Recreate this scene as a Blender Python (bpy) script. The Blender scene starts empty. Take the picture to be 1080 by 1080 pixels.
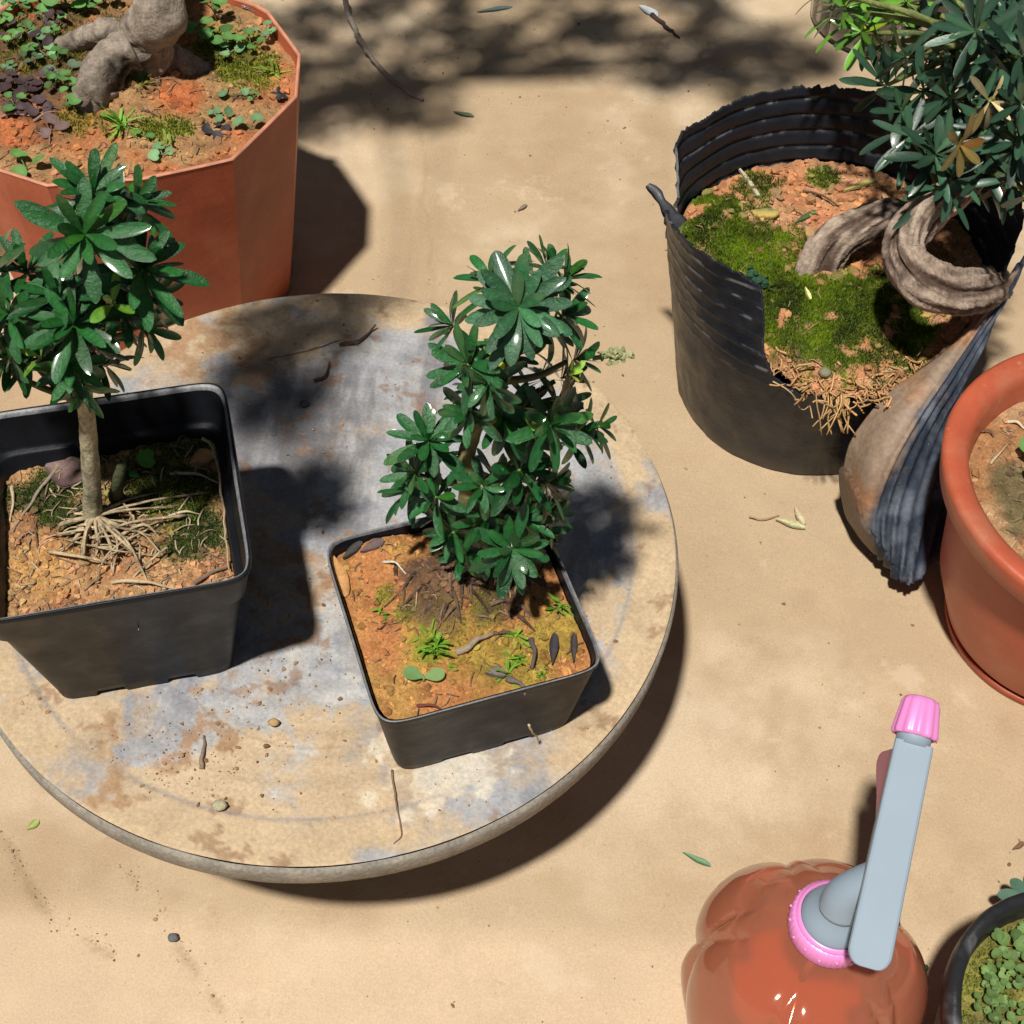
import bpy, math
import numpy as np
from mathutils import Matrix, Vector

# ------------------------------------------------------------------ camera, world, sun
scene = bpy.context.scene
col = scene.collection
PITCH, ROLL, FPX, CAMZ = 0.90367836, 0.05001073, 1500.0, 0.72
_fw = np.array([0, math.cos(PITCH), -math.sin(PITCH)])
_r0 = np.array([1.0, 0, 0]); _u0 = np.cross(_r0, _fw)
CR = math.cos(ROLL) * _r0 + math.sin(ROLL) * _u0
CU = -math.sin(ROLL) * _r0 + math.cos(ROLL) * _u0
cd = bpy.data.cameras.new('camera'); cam = bpy.data.objects.new('camera', cd); col.objects.link(cam)
cd.sensor_width = 36; cd.lens = 36 * FPX / 1080; cd.clip_start = 0.01; cd.clip_end = 100
cam.matrix_world = Matrix(((CR[0], CU[0], -_fw[0], 0), (CR[1], CU[1], -_fw[1], 0), (CR[2], CU[2], -_fw[2], CAMZ), (0, 0, 0, 1)))
scene.camera = cam
SDX, SDY = 0.185, 0.33                                  # shadow run per unit height
sunv = np.array([-SDX, -SDY, 1.0]); sunv /= np.linalg.norm(sunv)
w = bpy.data.worlds.new('World'); scene.world = w; w.use_nodes = True
nt = w.node_tree; bg = nt.nodes['Background']; sky = nt.nodes.new('ShaderNodeTexSky')
sky.sky_type = 'NISHITA'; sky.sun_disc = False
sky.sun_elevation = math.asin(sunv[2]); sky.sun_rotation = math.atan2(sunv[0], sunv[1])
sky.altitude = 1500; sky.air_density = 0.6; sky.dust_density = 0.3
hs = nt.nodes.new('ShaderNodeHueSaturation'); hs.inputs['Saturation'].default_value = .45; hs.inputs['Value'].default_value = .8
nt.links.new(sky.outputs[0], hs.inputs['Color']); nt.links.new(hs.outputs[0], bg.inputs[0]); bg.inputs[1].default_value = 0.05
sl = bpy.data.lights.new('sun', 'SUN'); sl.energy = 5.0; sl.angle = math.radians(3.0); sl.color = (1, .95, .87)
so = bpy.data.objects.new('sun', sl); col.objects.link(so)
so.rotation_euler = Vector(sunv).to_track_quat('Z', 'Y').to_euler()
scene.view_settings.view_transform = 'Standard'; scene.view_settings.look = 'None'
scene.view_settings.exposure = -0.05; scene.view_settings.gamma = 1

# ------------------------------------------------------------------ helpers
def A(*a): return np.array(a, float)
def ray(px, py):
    d = _fw + (px - 540) / FPX * CR - (py - 540) / FPX * CU
    return d
def at(px, py, z=0.0):                                 # where the view line of a photo point meets height z
    d = ray(px, py); return A(0, 0, CAMZ) + d * (z - CAMZ) / d[2]
def aty(px, py, y):                                    # ... meets the upright plane y
    d = ray(px, py); return A(0, 0, CAMZ) + d * y / d[1]
def nrm(v): v = np.asarray(v, float); return v / (np.linalg.norm(v) + 1e-12)
def srgb(r, g, b):
    c = np.array([r, g, b], float) / 255
    return np.where(c <= .04045, c / 12.92, ((c + .055) / 1.055) ** 2.4)

def _h(ix, iy, iz, s):
    n = (ix.astype(np.int64) * 374761393 + iy.astype(np.int64) * 668265263 + iz.astype(np.int64) * 2147483647 + s * 974634777) & 0xffffffff
    n = ((n ^ (n >> 13)) * 1274126177) & 0xffffffff
    n = ((n ^ (n >> 16)) * 2246822519) & 0xffffffff
    return ((n ^ (n >> 15)) & 0xffffff) / float(0xffffff)
def vn(P, s=0):
    P = np.atleast_2d(P)
    if P.shape[1] == 2: P = np.c_[P, np.zeros(len(P))]
    i = np.floor(P); f = P - i; f = f * f * f * (f * (f * 6 - 15) + 10); i = i.astype(np.int64)
    o = 0
    for dx in (0, 1):
        for dy in (0, 1):
            for dz in (0, 1):
                wt = (f[:, 0] if dx else 1 - f[:, 0]) * (f[:, 1] if dy else 1 - f[:, 1]) * (f[:, 2] if dz else 1 - f[:, 2])
                o = o + wt * _h(i[:, 0] + dx, i[:, 1] + dy, i[:, 2] + dz, s)
    return o * 2 - 1
def fbm(P, sc=1.0, o=4, s=0, g=.5):
    P = np.atleast_2d(P) * sc; a = 1.0; t = 0; n = 0
    for k in range(o):
        t = t + a * vn(P, s + k * 17); n += a; a *= g; P = P * 2.03 + 11.3
    return t / n
def smooth(a, b, x): t = np.clip((x - a) / (b - a), 0, 1); return t * t * (3 - 2 * t)
def mixc(a, b, t): t = np.asarray(t)[..., None]; return np.asarray(a) * (1 - t) + np.asarray(b) * t
def catmull(P, n):
    P = np.asarray(P, float); Q = np.vstack([2 * P[0] - P[1], P, 2 * P[-1] - P[-2]])
    out = []
    for t in np.linspace(0, len(P) - 1 - 1e-9, n):
        i = int(t); f = t - i; a, b, c, d = Q[i:i + 4]
        out.append(.5 * (2 * b + (c - a) * f + (2 * a - 5 * b + 4 * c - d) * f * f + (3 * b - a - 3 * c + d) * f ** 3))
    return np.array(out)

class Geo:
    def __init__(s): s.V = []; s.F = []; s.C = []; s.n = 0
    def add(s, V, F, c=(.5, .5, .5)):
        V = np.asarray(V, float)
        if len(V) == 0: return s
        C = np.asarray(c, float)
        if C.ndim == 1: C = np.tile(C, (len(V), 1))
        for f in (F if isinstance(F, list) and len(F) and isinstance(F[0], np.ndarray) else [np.asarray(F)]):
            if len(f): s.F.append(f + s.n)
        s.V.append(V); s.C.append(C); s.n += len(V); return s
    def build(s, name, mat, parent=None, org=None, smooth_=True):
        me = bpy.data.meshes.new(name); V = np.vstack(s.V)
        if org is None: org = A(0, 0, 0)
        V = V - org
        me.vertices.add(len(V)); me.vertices.foreach_set('co', V.ravel())
        li = np.concatenate([f.ravel() for f in s.F]); tot = np.concatenate([np.full(len(f), f.shape[1]) for f in s.F])
        st = np.concatenate([[0], np.cumsum(tot)[:-1]])
        me.loops.add(len(li)); me.loops.foreach_set('vertex_index', li.astype(np.int32))
        me.polygons.add(len(tot)); me.polygons.foreach_set('loop_start', st.astype(np.int32))
        me.polygons.foreach_set('loop_total', tot.astype(np.int32))
        me.polygons.foreach_set('use_smooth', np.full(len(tot), bool(smooth_)))
        me.update(calc_edges=True)
        ca = me.color_attributes.new('Col', 'FLOAT_COLOR', 'POINT')
        ca.data.foreach_set('color', np.c_[np.vstack(s.C), np.ones(len(V))].ravel())
        me.materials.append(mat)
        o = bpy.data.objects.new(name, me); col.objects.link(o)
        if parent is not None: o.parent = parent
        else: o.location = org
        return o
def tag(o, label=None, cat=None, group=None, kind=None):
    for k, v in (('label', label), ('category', cat), ('group', group), ('kind', kind)):
        if v: o[k] = v
    return o
def thing(name, loc, label, cat, group=None):
    o = bpy.data.objects.new(name, None); o.empty_display_size = .02; col.objects.link(o); o.location = loc
    return tag(o, label, cat, group)
def quads(nr, nc, closed=True):
    i = np.arange(nr - 1)[:, None]; j = np.arange(nc if closed else nc - 1)[None, :]; k = (j + 1) % nc
    return np.stack([i * nc + j, i * nc + k, (i + 1) * nc + k, (i + 1) * nc + j], -1).reshape(-1, 4)
def tube(path, rad, n=10, cap=True, rf=None):
    P = np.asarray(path, float); m = len(P); rad = np.broadcast_to(rad, (m,)).astype(float)
    T = np.gradient(P, axis=0); T /= np.linalg.norm(T, axis=1)[:, None] + 1e-12
    u = nrm(np.cross(T[0], [0.3, .1, 1] if abs(T[0][2]) < .9 else [1, 0, 0])); V = []
    a = np.linspace(0, 2 * np.pi, n, endpoint=False)
    for i in range(m):
        u = nrm(u - T[i] * (u @ T[i])); v = np.cross(T[i], u)
        r = rad[i] * (rf(a, i / (m - 1)) if rf else 1)
        V.append(P[i] + (np.cos(a) * r)[:, None] * u + (np.sin(a) * r)[:, None] * v)
    V = np.vstack(V); F = [quads(m, n)]
    if cap:
        V = np.vstack([V, P[0], P[-1]]); j = np.arange(n); k = (j + 1) % n
        F.append(np.stack([k, j, np.full(n, m * n)], 1)); F.append(np.stack([(m - 1) * n + j, (m - 1) * n + k, np.full(n, m * n + 1)], 1))
    return V, F
def lathe(prof, c, n=96, rmul=None):
    a = np.linspace(0, 2 * np.pi, n, endpoint=False); V = []
    for r, z in prof:
        rr = r * (rmul(a, z) if rmul else 1)
        V.append(np.c_[c[0] + rr * np.cos(a), c[1] + rr * np.sin(a), np.full(n, z)])
    V = np.vstack(V); F = quads(len(prof), n); return V, F
def fan_cap(V, start, n, flip=False):
    j = np.arange(n); k = (j + 1) % n; c = len(V)
    F = np.stack([start + j, start + k, np.full(n, c)], 1)
    return np.vstack([V, V[start:start + n].mean(0)]), (F[:, ::-1] if flip else F)
_t = (1 + 5 ** .5) / 2
ICO_V = np.array([(-1, _t, 0), (1, _t, 0), (-1, -_t, 0), (1, -_t, 0), (0, -1, _t), (0, 1, _t), (0, -1, -_t), (0, 1, -_t), (_t, 0, -1), (_t, 0, 1), (-_t, 0, -1), (-_t, 0, 1)]) / 1.9
ICO_F = np.array([(0, 11, 5), (0, 5, 1), (0, 1, 7), (0, 7, 10), (0, 10, 11), (1, 5, 9), (5, 11, 4), (11, 10, 2), (10, 7, 6), (7, 1, 8), (3, 9, 4), (3, 4, 2), (3, 2, 6), (3, 6, 8), (3, 8, 9), (4, 9, 5), (2, 4, 11), (6, 2, 10), (8, 6, 7), (9, 8, 1)])
def grains(g, P, size, cols, rng, flat=.7):
    n = len(P)
    if n == 0: return
    R = rng.normal(size=(n, 3, 3)); Q = np.linalg.qr(R)[0]
    v = ICO_V[None] * (1 + .35 * rng.uniform(-1, 1, (n, 12, 1))) * rng.uniform(.55, 1.2, (n, 1, 3))
    v = np.einsum('nij,nkj->nki', Q, v) * np.asarray(size).reshape(-1, 1, 1); v[:, :, 2] *= flat
    V = (v + P[:, None]).reshape(-1, 3); F = (ICO_F[None] + 12 * np.arange(n)[:, None, None]).reshape(-1, 3)
    g.add(V, F, np.repeat(cols, 12, 0))
def blades(g, P, h, wd, cols, rng, lean=.6):
    n = len(P)
    if n == 0: return
    a = rng.uniform(0, 2 * np.pi, n); s = np.c_[np.cos(a), np.sin(a), 0 * a] * np.asarray(wd).reshape(-1, 1)
    b = rng.uniform(0, 2 * np.pi, n); L = rng.uniform(0, lean, n); h = np.broadcast_to(h, (n,))
    tip = np.c_[np.cos(b) * L, np.sin(b) * L, np.ones(n)] * (h * rng.uniform(.6, 1.3, n))[:, None]
    V = np.stack([P - s, P + s, P + tip], 1).reshape(-1, 3); F = np.arange(3 * n).reshape(-1, 3)
    g.add(V, F, np.repeat(cols, 3, 0) * np.tile([.8, .8, 1.15], n)[:, None])
def leafgeo(L, W, curl=.2, fold=.25, n=8, tip=.62):
    t = 1 - (1 - np.linspace(0, 1, n)) ** 1.5; pk_ = .62; wv = W / 2 * np.where(t < pk_, .12 + .88 * np.sin(np.pi / 2 * np.clip(t / pk_, 0, 1)) ** (1.25 * tip / .62), np.sqrt(np.clip(1 - (np.clip(t - pk_, 0, 1) / (1 - pk_)) ** 2.1, 0, 1))); wv[-1] = W * .03
    V = []; vv = []
    for i in range(n):
        ang = curl * t[i]; x = L * t[i] * (1 - .15 * ang * ang); z = -L * curl * .5 * t[i] ** 2
        for s in (-1, 0, 1):
            V.append((x, s * wv[i], z + fold * abs(s) * wv[i])); vv.append(s)
    return np.array(V), quads(n, 3, False), np.array(vv), np.repeat(t, 3)
def place(V, o, x, z):
    x = nrm(x); y = nrm(np.cross(z, x)); z = np.cross(x, y)
    return o + V[:, :1] * x + V[:, 1:2] * y + V[:, 2:3] * z
def rosette(g, c, ax, n, L, W, cb, rng, lo=15, hi=100, var=.25, vein=.35):
    ax = nrm(ax); u = nrm(np.cross(ax, [.3, .8, .1])); v = np.cross(ax, u); ph = rng.uniform(0, 6.28)
    for i in range(n):
        f = (i + .5) / n; a = ph + i * 2.39996 + rng.normal() * .12
        pol = math.radians(lo + (hi - lo) * f ** .8 + rng.normal() * 6)
        d = math.cos(pol) * ax + math.sin(pol) * (math.cos(a) * u + math.sin(a) * v)
        l = L * (.55 + .5 * f ** .5) * rng.uniform(.85, 1.12); wd = .88 * W * rng.uniform(.85, 1.15) * (.75 + .3 * f)
        V, F, vv, tt = leafgeo(l, wd, rng.uniform(-.15, .65), rng.uniform(.05, .4), 8, .62)
        V = V + np.c_[0 * tt, rng.normal() * .06 * l * tt ** 2, 0 * tt]
        cc = np.asarray(cb) * (1 + 1.4 * var * rng.uniform(-1, 1)) * (A(2.4, 1.5, .9) if rng.uniform() < .04 else 1) * (1 + .45 * (1 - f) * A(1.2, 1.0, .5))
        C = cc[None] * (1 + vein * (vv == 0))[:, None]
        C = mixc(C, C * A(1.5, 1.25, .8), (1 - tt) ** 4 * .5)
        g.add(place(V, c + ax * (1 - f) * L * .12, d, ax + 1e-3), F, C)
    grains(g, (c + ax * .0015)[None], [.0012], np.array([[.25, .28, .08]]), rng)

# ------------------------------------------------------------------ materials
def mat(name, color=None, rough=.8, nsc=0, namp=0, bump=0, bsc=200, coat=0, spec=.5, vcol=False, sss=0, fine=0, fsc=600, trans=0, spots=None, rvar=0, metal=0):
    m = bpy.data.materials.new(name); m.use_nodes = True; t = m.node_tree; N = t.nodes; L = t.links
    b = N['Principled BSDF']; b.inputs['Roughness'].default_value = rough; b.inputs['Specular IOR Level'].default_value = spec
    b.inputs['Coat Weight'].default_value = coat; b.inputs['Coat Roughness'].default_value = .12; b.inputs['Metallic'].default_value = metal
    tc = N.new('ShaderNodeTexCoord')
    if vcol:
        a = N.new('ShaderNodeAttribute'); a.attribute_name = 'Col'; src = a.outputs['Color']
    else:
        r = N.new('ShaderNodeRGB'); r.outputs[0].default_value = (*color, 1); src = r.outputs[0]
    def noise(sc, det=5, ro=.6):
        n = N.new('ShaderNodeTexNoise'); n.inputs['Scale'].default_value = sc; n.inputs['Detail'].default_value = det
        n.inputs['Roughness'].default_value = ro; L.new(tc.outputs['Object'], n.inputs['Vector']); return n.outputs['Fac']
    def mr(s, a0, a1, b0, b1):
        n = N.new('ShaderNodeMapRange'); L.new(s, n.inputs[0])
        for i, v in zip((1, 2, 3, 4), (a0, a1, b0, b1)): n.inputs[i].default_value = v
        return n.outputs[0]
    def mul(c, f):
        v = N.new('ShaderNodeVectorMath'); v.operation = 'SCALE'; L.new(c, v.inputs[0]); L.new(f, v.inputs['Scale']); return v.outputs[0]
    if namp: src = mul(src, mr(noise(nsc), .3, .7, 1 - namp, 1 + namp))
    if fine: src = mul(src, mr(noise(fsc, 3), .3, .7, 1 - fine, 1 + fine))
    for sp in (spots or []):                           # (scale, lo, hi, colour, strength): worn or dirty patches
        mx = N.new('ShaderNodeMix'); mx.data_type = 'RGBA'; L.new(mr(noise(sp[0], 8, .68), sp[1], sp[2], 0, sp[4]), mx.inputs[0])
        L.new(src, mx.inputs[6]); mx.inputs[7].default_value = (*sp[3], 1); src = mx.outputs[2]
    L.new(src, b.inputs['Base Color'])
    if rvar: L.new(mr(noise(nsc or 60), .35, .65, max(.03, rough - rvar), min(1, rough + rvar)), b.inputs['Roughness'])
    if bump:
        bp = N.new('ShaderNodeBump'); bp.inputs['Strength'].default_value = 1; bp.inputs['Distance'].default_value = bump
        L.new(noise(bsc, 6, .65), bp.inputs['Height']); L.new(bp.outputs[0], b.inputs['Normal'])
    if trans:
        tr = N.new('ShaderNodeBsdfTranslucent'); L.new(src, tr.inputs[0]); mx = N.new('ShaderNodeMixShader')
        mx.inputs[0].default_value = trans; L.new(b.outputs[0], mx.inputs[1]); L.new(tr.outputs[0], mx.inputs[2])
        L.new(mx.outputs[0], N['Material Output'].inputs[0])
    return m
def clear_mat(name, tint, body, opac, rough=.08, edge=.5):
    m = bpy.data.materials.new(name); m.use_nodes = True; t = m.node_tree; N = t.nodes; L = t.links
    b = N['Principled BSDF']; b.inputs['Base Color'].default_value = (*body, 1); b.inputs['Roughness'].default_value = rough
    tr = N.new('ShaderNodeBsdfTransparent'); tr.inputs[0].default_value = (*tint, 1)
    lw = N.new('ShaderNodeLayerWeight'); lw.inputs[0].default_value = .35
    mr = N.new('ShaderNodeMapRange'); L.new(lw.outputs['Facing'], mr.inputs[0]); mr.inputs[3].default_value = opac; mr.inputs[4].default_value = min(1, opac + edge)
    mx = N.new('ShaderNodeMixShader'); L.new(mr.outputs[0], mx.inputs[0]); L.new(tr.outputs[0], mx.inputs[1]); tl_ = N.new('ShaderNodeBsdfTranslucent'); tl_.inputs[0].default_value = (*body, 1); mb = N.new('ShaderNodeMixShader'); mb.inputs[0].default_value = .4
    L.new(b.outputs[0], mb.inputs[1]); L.new(tl_.outputs[0], mb.inputs[2]); L.new(mb.outputs[0], mx.inputs[2])
    gl_ = N.new('ShaderNodeBsdfGlossy'); gl_.inputs['Roughness'].default_value = .06; fr = N.new('ShaderNodeFresnel'); fr.inputs[0].default_value = 1.5
    m2 = N.new('ShaderNodeMixShader'); L.new(fr.outputs[0], m2.inputs[0]); L.new(mx.outputs[0], m2.inputs[1]); L.new(gl_.outputs[0], m2.inputs[2])
    L.new(m2.outputs[0], N['Material Output'].inputs[0]); return m

M = {}
M['ground'] = mat('packed_earth', rough=.9, vcol=True, nsc=14, namp=.07, fine=.11, fsc=900, bump=.00028, bsc=500, spec=.25,
                  spots=[(9, .56, .78, (.36, .235, .13), .45), (60, .64, .72, (.30, .20, .12), .5), (35, .62, .78, (.70, .58, .43), .5), (300, .66, .72, (.22, .14, .08), .6), (240, .68, .73, (.78, .68, .54), .6), (4, .5, .75, (.40, .29, .18), .35), (6.5, .56, .62, (.42, .31, .20), .28), (5.3, .58, .61, (.66, .54, .40), .35)])
M['disc'] = mat('weathered_board', rough=.72, vcol=True, nsc=40, namp=.12, fine=.16, fsc=500, bump=.0006, bsc=300, spec=.35,
                spots=[(26, .60, .70, (.34, .20, .10), .5), (70, .64, .72, (.30, .17, .09), .6), (45, .62, .76, (.60, .57, .52), .45)])
M['sheet'] = mat('dusty_ribbed_plastic', vcol=True, rough=.58, nsc=60, namp=.15, fine=.2, fsc=300, bump=.0006, bsc=160, spec=.4, spots=[(50, .55, .75, (.24, .20, .17), .45), (190, .66, .72, (.3, .29, .28), .5)])
M['discside'] = mat('board_edge', (.27, .245, .205), rough=.9, nsc=60, namp=.25, fine=.25, fsc=500, bump=.001, bsc=250)
M['foot'] = mat('board_foot', (.10, .09, .08), rough=.9, nsc=60, namp=.2, bump=.001)
M['soil'] = mat('soil', rough=.95, vcol=True, fine=.28, fsc=700, nsc=120, namp=.15, bump=.0012, bsc=500, spec=.2)
M['grain'] = mat('soil_grain', rough=.95, vcol=True, fine=.2, fsc=900, spec=.2)
M['moss'] = mat('moss', rough=.9, vcol=True, spec=.15, trans=.25)
M['leaf'] = mat('glossy_leaf', rough=.27, vcol=True, coat=.8, spec=.45, nsc=300, namp=.18, trans=.08, bump=.0007, bsc=480)
M['leafblue'] = mat('waxy_leaf', rough=.36, vcol=True, coat=.5, spec=.5, nsc=300, namp=.1, trans=.1, bump=.00015, bsc=500)
M['weed'] = mat('soft_leaf', rough=.6, vcol=True, nsc=300, namp=.1, trans=.25, spec=.3)
M['bark'] = mat('bark', rough=.9, vcol=True, nsc=150, namp=.25, fine=.25, fsc=500, bump=.0015, bsc=260, spec=.2)
M['litter'] = mat('litter', rough=.85, vcol=True, nsc=200, namp=.2, fine=.15, fsc=700, bump=.0005, bsc=500)
M['blackpot'] = mat('black_plastic', (.010, .0115, .015), rough=.42, nsc=60, namp=.2, rvar=.08, bump=.0002, bsc=150, spec=.18,
                    spots=[(34, .6, .82, (.08, .078, .075), .2), (150, .68, .74, (.2, .18, .16), .5)])
M['greypot'] = mat('grey_plastic', (.022, .0215, .022), rough=.5, nsc=50, namp=.2, rvar=.1, bump=.0002, bsc=150, spec=.2,
                   spots=[(30, .56, .8, (.08, .072, .064), .25), (150, .69, .75, (.2, .18, .16), .4)])
M['rim'] = mat('scuffed_rim', (.17, .175, .185), rough=.4, nsc=150, namp=.3, fine=.2, bump=.0003, bsc=400)
M['ribbed'] = mat('ribbed_plastic', vcol=True, rough=.38, nsc=60, namp=.15, rvar=.10, fine=.12, fsc=300, bump=.0005, bsc=160, spec=.3,
                  spots=[(28, .6, .8, (.07, .07, .075), .25), (190, .68, .73, (.3, .29, .28), .5)])
M['orange'] = mat('orange_sheet', (.42, .095, .042), rough=.55, nsc=22, namp=.2, fine=.1, bump=.0004, bsc=60,
                  spots=[(22, .52, .75, (.46, .22, .12), .45), (160, .66, .72, (.22, .07, .04), .6), (9, .5, .7, (.33, .10, .055), .4)])
M['terra'] = mat('orange_plastic', (.44, .095, .045), rough=.42, nsc=26, namp=.1, fine=.05, bump=.00025, bsc=120,
                 spots=[(16, .5, .72, (.50, .26, .16), .5), (110, .62, .70, (.55, .30, .19), .45), (240, .68, .72, (.2, .07, .04), .5)])
M['sprayred'] = clear_mat('tinted_plastic', (.985, .76, .65), (.95, .35, .20), .34, .06, .45)
M['water'] = clear_mat('tinted_water', (.97, .76, .65), (.6, .2, .11), .05, .05, .3)
M['clear'] = clear_mat('clear_plastic', (.975, .98, .98), (.85, .87, .88), .07, .08, .16)
M['grey'] = mat('blue_grey_plastic', (.255, .325, .40), rough=.55, spec=.3, nsc=30, namp=.04, coat=0, bump=.00008, bsc=150)
M['pink'] = mat('pink_plastic', (.78, .26, .60), rough=.36, nsc=40, namp=.04, coat=.15)
M['pinkclear'] = mat('soft_pink_plastic', (.80, .30, .50), rough=.4, trans=.35, nsc=40, namp=.04)
M['pale'] = mat('pale_paper', (.62, .66, .70), rough=.5, nsc=90, namp=.1)

# palette (real surface colours)
SO = A(.46, .20, .075); SOR = A(.40, .13, .06); SOD = A(.13, .075, .04); SOY = A(.45, .25, .08)
MG = A(.12, .21, .018); MGD = A(.035, .065, .018); MY = A(.30, .28, .035); MDK = A(.015, .04, .02)
LG = A(.009, .066, .017); LGB = A(.020, .088, .038)

# ------------------------------------------------------------------ ground
def warp(lo, hi, step, far):
    c = np.arange(lo, hi + step / 2, step); e = []; s = step; x = c[-1]
    while x < far: s *= 1.35; x += s; e.append(x)
    e2 = []; s = step; x = c[0]
    while x > -far: s *= 1.35; x -= s; e2.append(x)
    return np.concatenate([e2[::-1], c, e])
gx = warp(-.44, .48, .0026, 40); gy = warp(.14, 1.2, .0026, 40)
X, Y = np.meshgrid(gx, gy); P2 = np.c_[X.ravel(), Y.ravel()]
near = np.exp(-np.maximum(0, np.hypot(P2[:, 0], P2[:, 1] - .6) - 1.2))
Pn = np.clip(P2, -30, 30)
hz = (fbm(Pn, 5, 4, 3) * .0022 + fbm(Pn, 40, 4, 5) * .0007) * near
def polyd(P, line):
    d = np.full(len(P), 9.)
    for a, b in zip(line[:-1], line[1:]):
        ab = b - a; t = np.clip(((P - a) @ ab) / (ab @ ab), 0, 1); d = np.minimum(d, np.hypot(*(P - a - t[:, None] * ab).T))
    return d
CR1 = [at(*q)[:2] for q in ((128, 905), (142, 930), (160, 952), (185, 992), (203, 1015), (222, 1050), (246, 1082), (262, 1110))]
CR2 = [at(*q)[:2] for q in ((2, 885), (20, 912), (42, 950), (66, 975), (92, 990), (118, 1005))]
CR3 = [at(*q)[:2] for q in ((430, 100), (450, 165), (445, 205), (452, 250), (460, 300), (455, 320))]
wob = P2 + np.c_[fbm(P2, 60, 3, 8), fbm(P2, 60, 3, 9)] * .004
crack = np.maximum(np.exp(-(polyd(wob, CR1) / .0016) ** 2), .8 * np.exp(-(polyd(wob, CR2) / .0018) ** 2)) * smooth(-.35, .3, fbm(P2, 50, 3, 4))
crack = np.maximum(crack, .35 * np.exp(-(polyd(wob, CR3) / .0014) ** 2))
hz -= crack * .0012
base = mixc(A(.515, .400, .268), A(.455, .340, .215), smooth(-.4, .5, fbm(P2, 3.2, 4, 21)))
base = mixc(base, A(.60, .485, .345), smooth(.0, .45, fbm(P2, 7, 6, 22, .6)) * .75)
base = mixc(base, A(.38, .265, .16), smooth(.05, .45, fbm(P2, 9, 6, 25, .62)) * .6)
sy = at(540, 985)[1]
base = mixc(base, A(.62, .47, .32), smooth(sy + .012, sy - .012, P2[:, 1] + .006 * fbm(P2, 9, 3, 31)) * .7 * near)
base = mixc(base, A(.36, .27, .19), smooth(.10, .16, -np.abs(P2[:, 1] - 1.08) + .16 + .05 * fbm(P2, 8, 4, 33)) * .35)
base = mixc(base, A(.20, .12, .06), crack * .5)
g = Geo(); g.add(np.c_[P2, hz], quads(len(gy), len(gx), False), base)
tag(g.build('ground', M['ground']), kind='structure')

# ------------------------------------------------------------------ round board on its foot
ZD = .12; KD = .9231; DC = A(-.106, .487) * KD; DR = .2026 * KD
rng = np.random.RandomState(4)
tt = thing('round_turntable', (DC[0], DC[1], 0), 'large round weathered board with blue grey paint and mud, under two square pots', 'turntable')
to = A(DC[0], DC[1], 0)
nr, na = 170, 620; rr = np.linspace(0, 1, nr) ** .85 * (DR - .002); aa = np.linspace(0, 2 * np.pi, na, endpoint=False)
Rg, Ag = np.meshgrid(rr, aa, indexing='ij'); px = DC[0] + (Rg * np.cos(Ag)).ravel(); py = DC[1] + (Rg * np.sin(Ag)).ravel()
Q = np.c_[px, py]; rad = Rg.ravel() / DR
zz = ZD + fbm(Q, 30, 4, 2) * .0006 + .0009 * smooth(.855, .885, rad) + .0003 * np.sin(rad * 90) * (rad < .8)
zz -= .0016 * smooth(.985, 1.0, rad)
QW = Q + np.c_[fbm(Q, 16, 6, 55, .65), fbm(Q, 16, 6, 56, .65)] * .06
n1 = fbm(Q, 9, 6, 50, .6); n2 = fbm(Q, 24, 5, 51, .6); n3 = fbm(Q, 14, 5, 52, .6)
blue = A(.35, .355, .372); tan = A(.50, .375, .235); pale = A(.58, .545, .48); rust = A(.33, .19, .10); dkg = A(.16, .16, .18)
stk = fbm(Q * A(1, .22), 60, 5, 91, .65); C = mixc(blue, pale, smooth(-.1, .5, n2 + .5 * stk) * .6)
C = mixc(C, A(.15, .16, .185), smooth(.0, .45, stk + .5 * n1) * .6)
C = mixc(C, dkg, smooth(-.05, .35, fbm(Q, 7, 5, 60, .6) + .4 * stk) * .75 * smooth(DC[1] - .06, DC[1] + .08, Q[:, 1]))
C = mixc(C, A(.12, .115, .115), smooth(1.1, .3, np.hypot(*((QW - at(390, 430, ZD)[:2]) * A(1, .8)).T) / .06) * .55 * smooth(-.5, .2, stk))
tm = smooth(.82, .90, rad + .12 * n1)
def patch(qx, qy, r, k=.5):
    c = at(qx, qy, ZD)[:2]; d = np.hypot(*(QW - c).T) / r + k * n1 + .6 * n2; return smooth(1.15, .75, d)
for a_ in ((400, 835, .050), (500, 870, .035), (655, 640, .022), (210, 870, .04), (30, 730, .04), (90, 800, .035), (330, 330, .05), (180, 370, .06), (640, 740, .02), (340, 650, .012), (560, 850, .02)):
    tm = np.maximum(tm, patch(*a_) * .92)
C = mixc(C, A(.20, .21, .25), smooth(.12, .4, fbm(QW, 22, 6, 58, .65)) * .55)
C = mixc(C, A(.40, .29, .18), smooth(.05, .35, fbm(QW, 17, 6, 59, .65)) * .6)
C = mixc(C, tan * (1 + .12 * n3[:, None]), tm * smooth(-.55, -.1, n2 + .5 * n3))
rm = 0
for a_ in ((150, 792, .013), (205, 775, .009), (200, 815, .011), (185, 795, .008), (335, 560, .018), (345, 620, .014), (325, 700, .01), (250, 345, .025), (290, 390, .02), (230, 370, .02)):
    rm = np.maximum(rm, patch(*a_, .7) * .8)
C = mixc(C, rust, rm * smooth(-.25, .25, n2 + .8 * fbm(Q, 90, 4, 93, .7)))
C = mixc(C, A(.24, .13, .07), smooth(.34, .46, fbm(Q, 55, 5, 94, .65)) * .6)
C = mixc(C, A(.70, .62, .48), np.maximum(patch(445, 835, .018) * .6, patch(475, 815, .012) * .5))
arc = np.exp(-((np.hypot(*(Q - at(345, 640, ZD)[:2]).T) - .081 - .001 * n1) / .0006) ** 2) * (Q[:, 1] < at(300, 745, ZD)[1]) * smooth(-.3, .2, n2)
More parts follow.
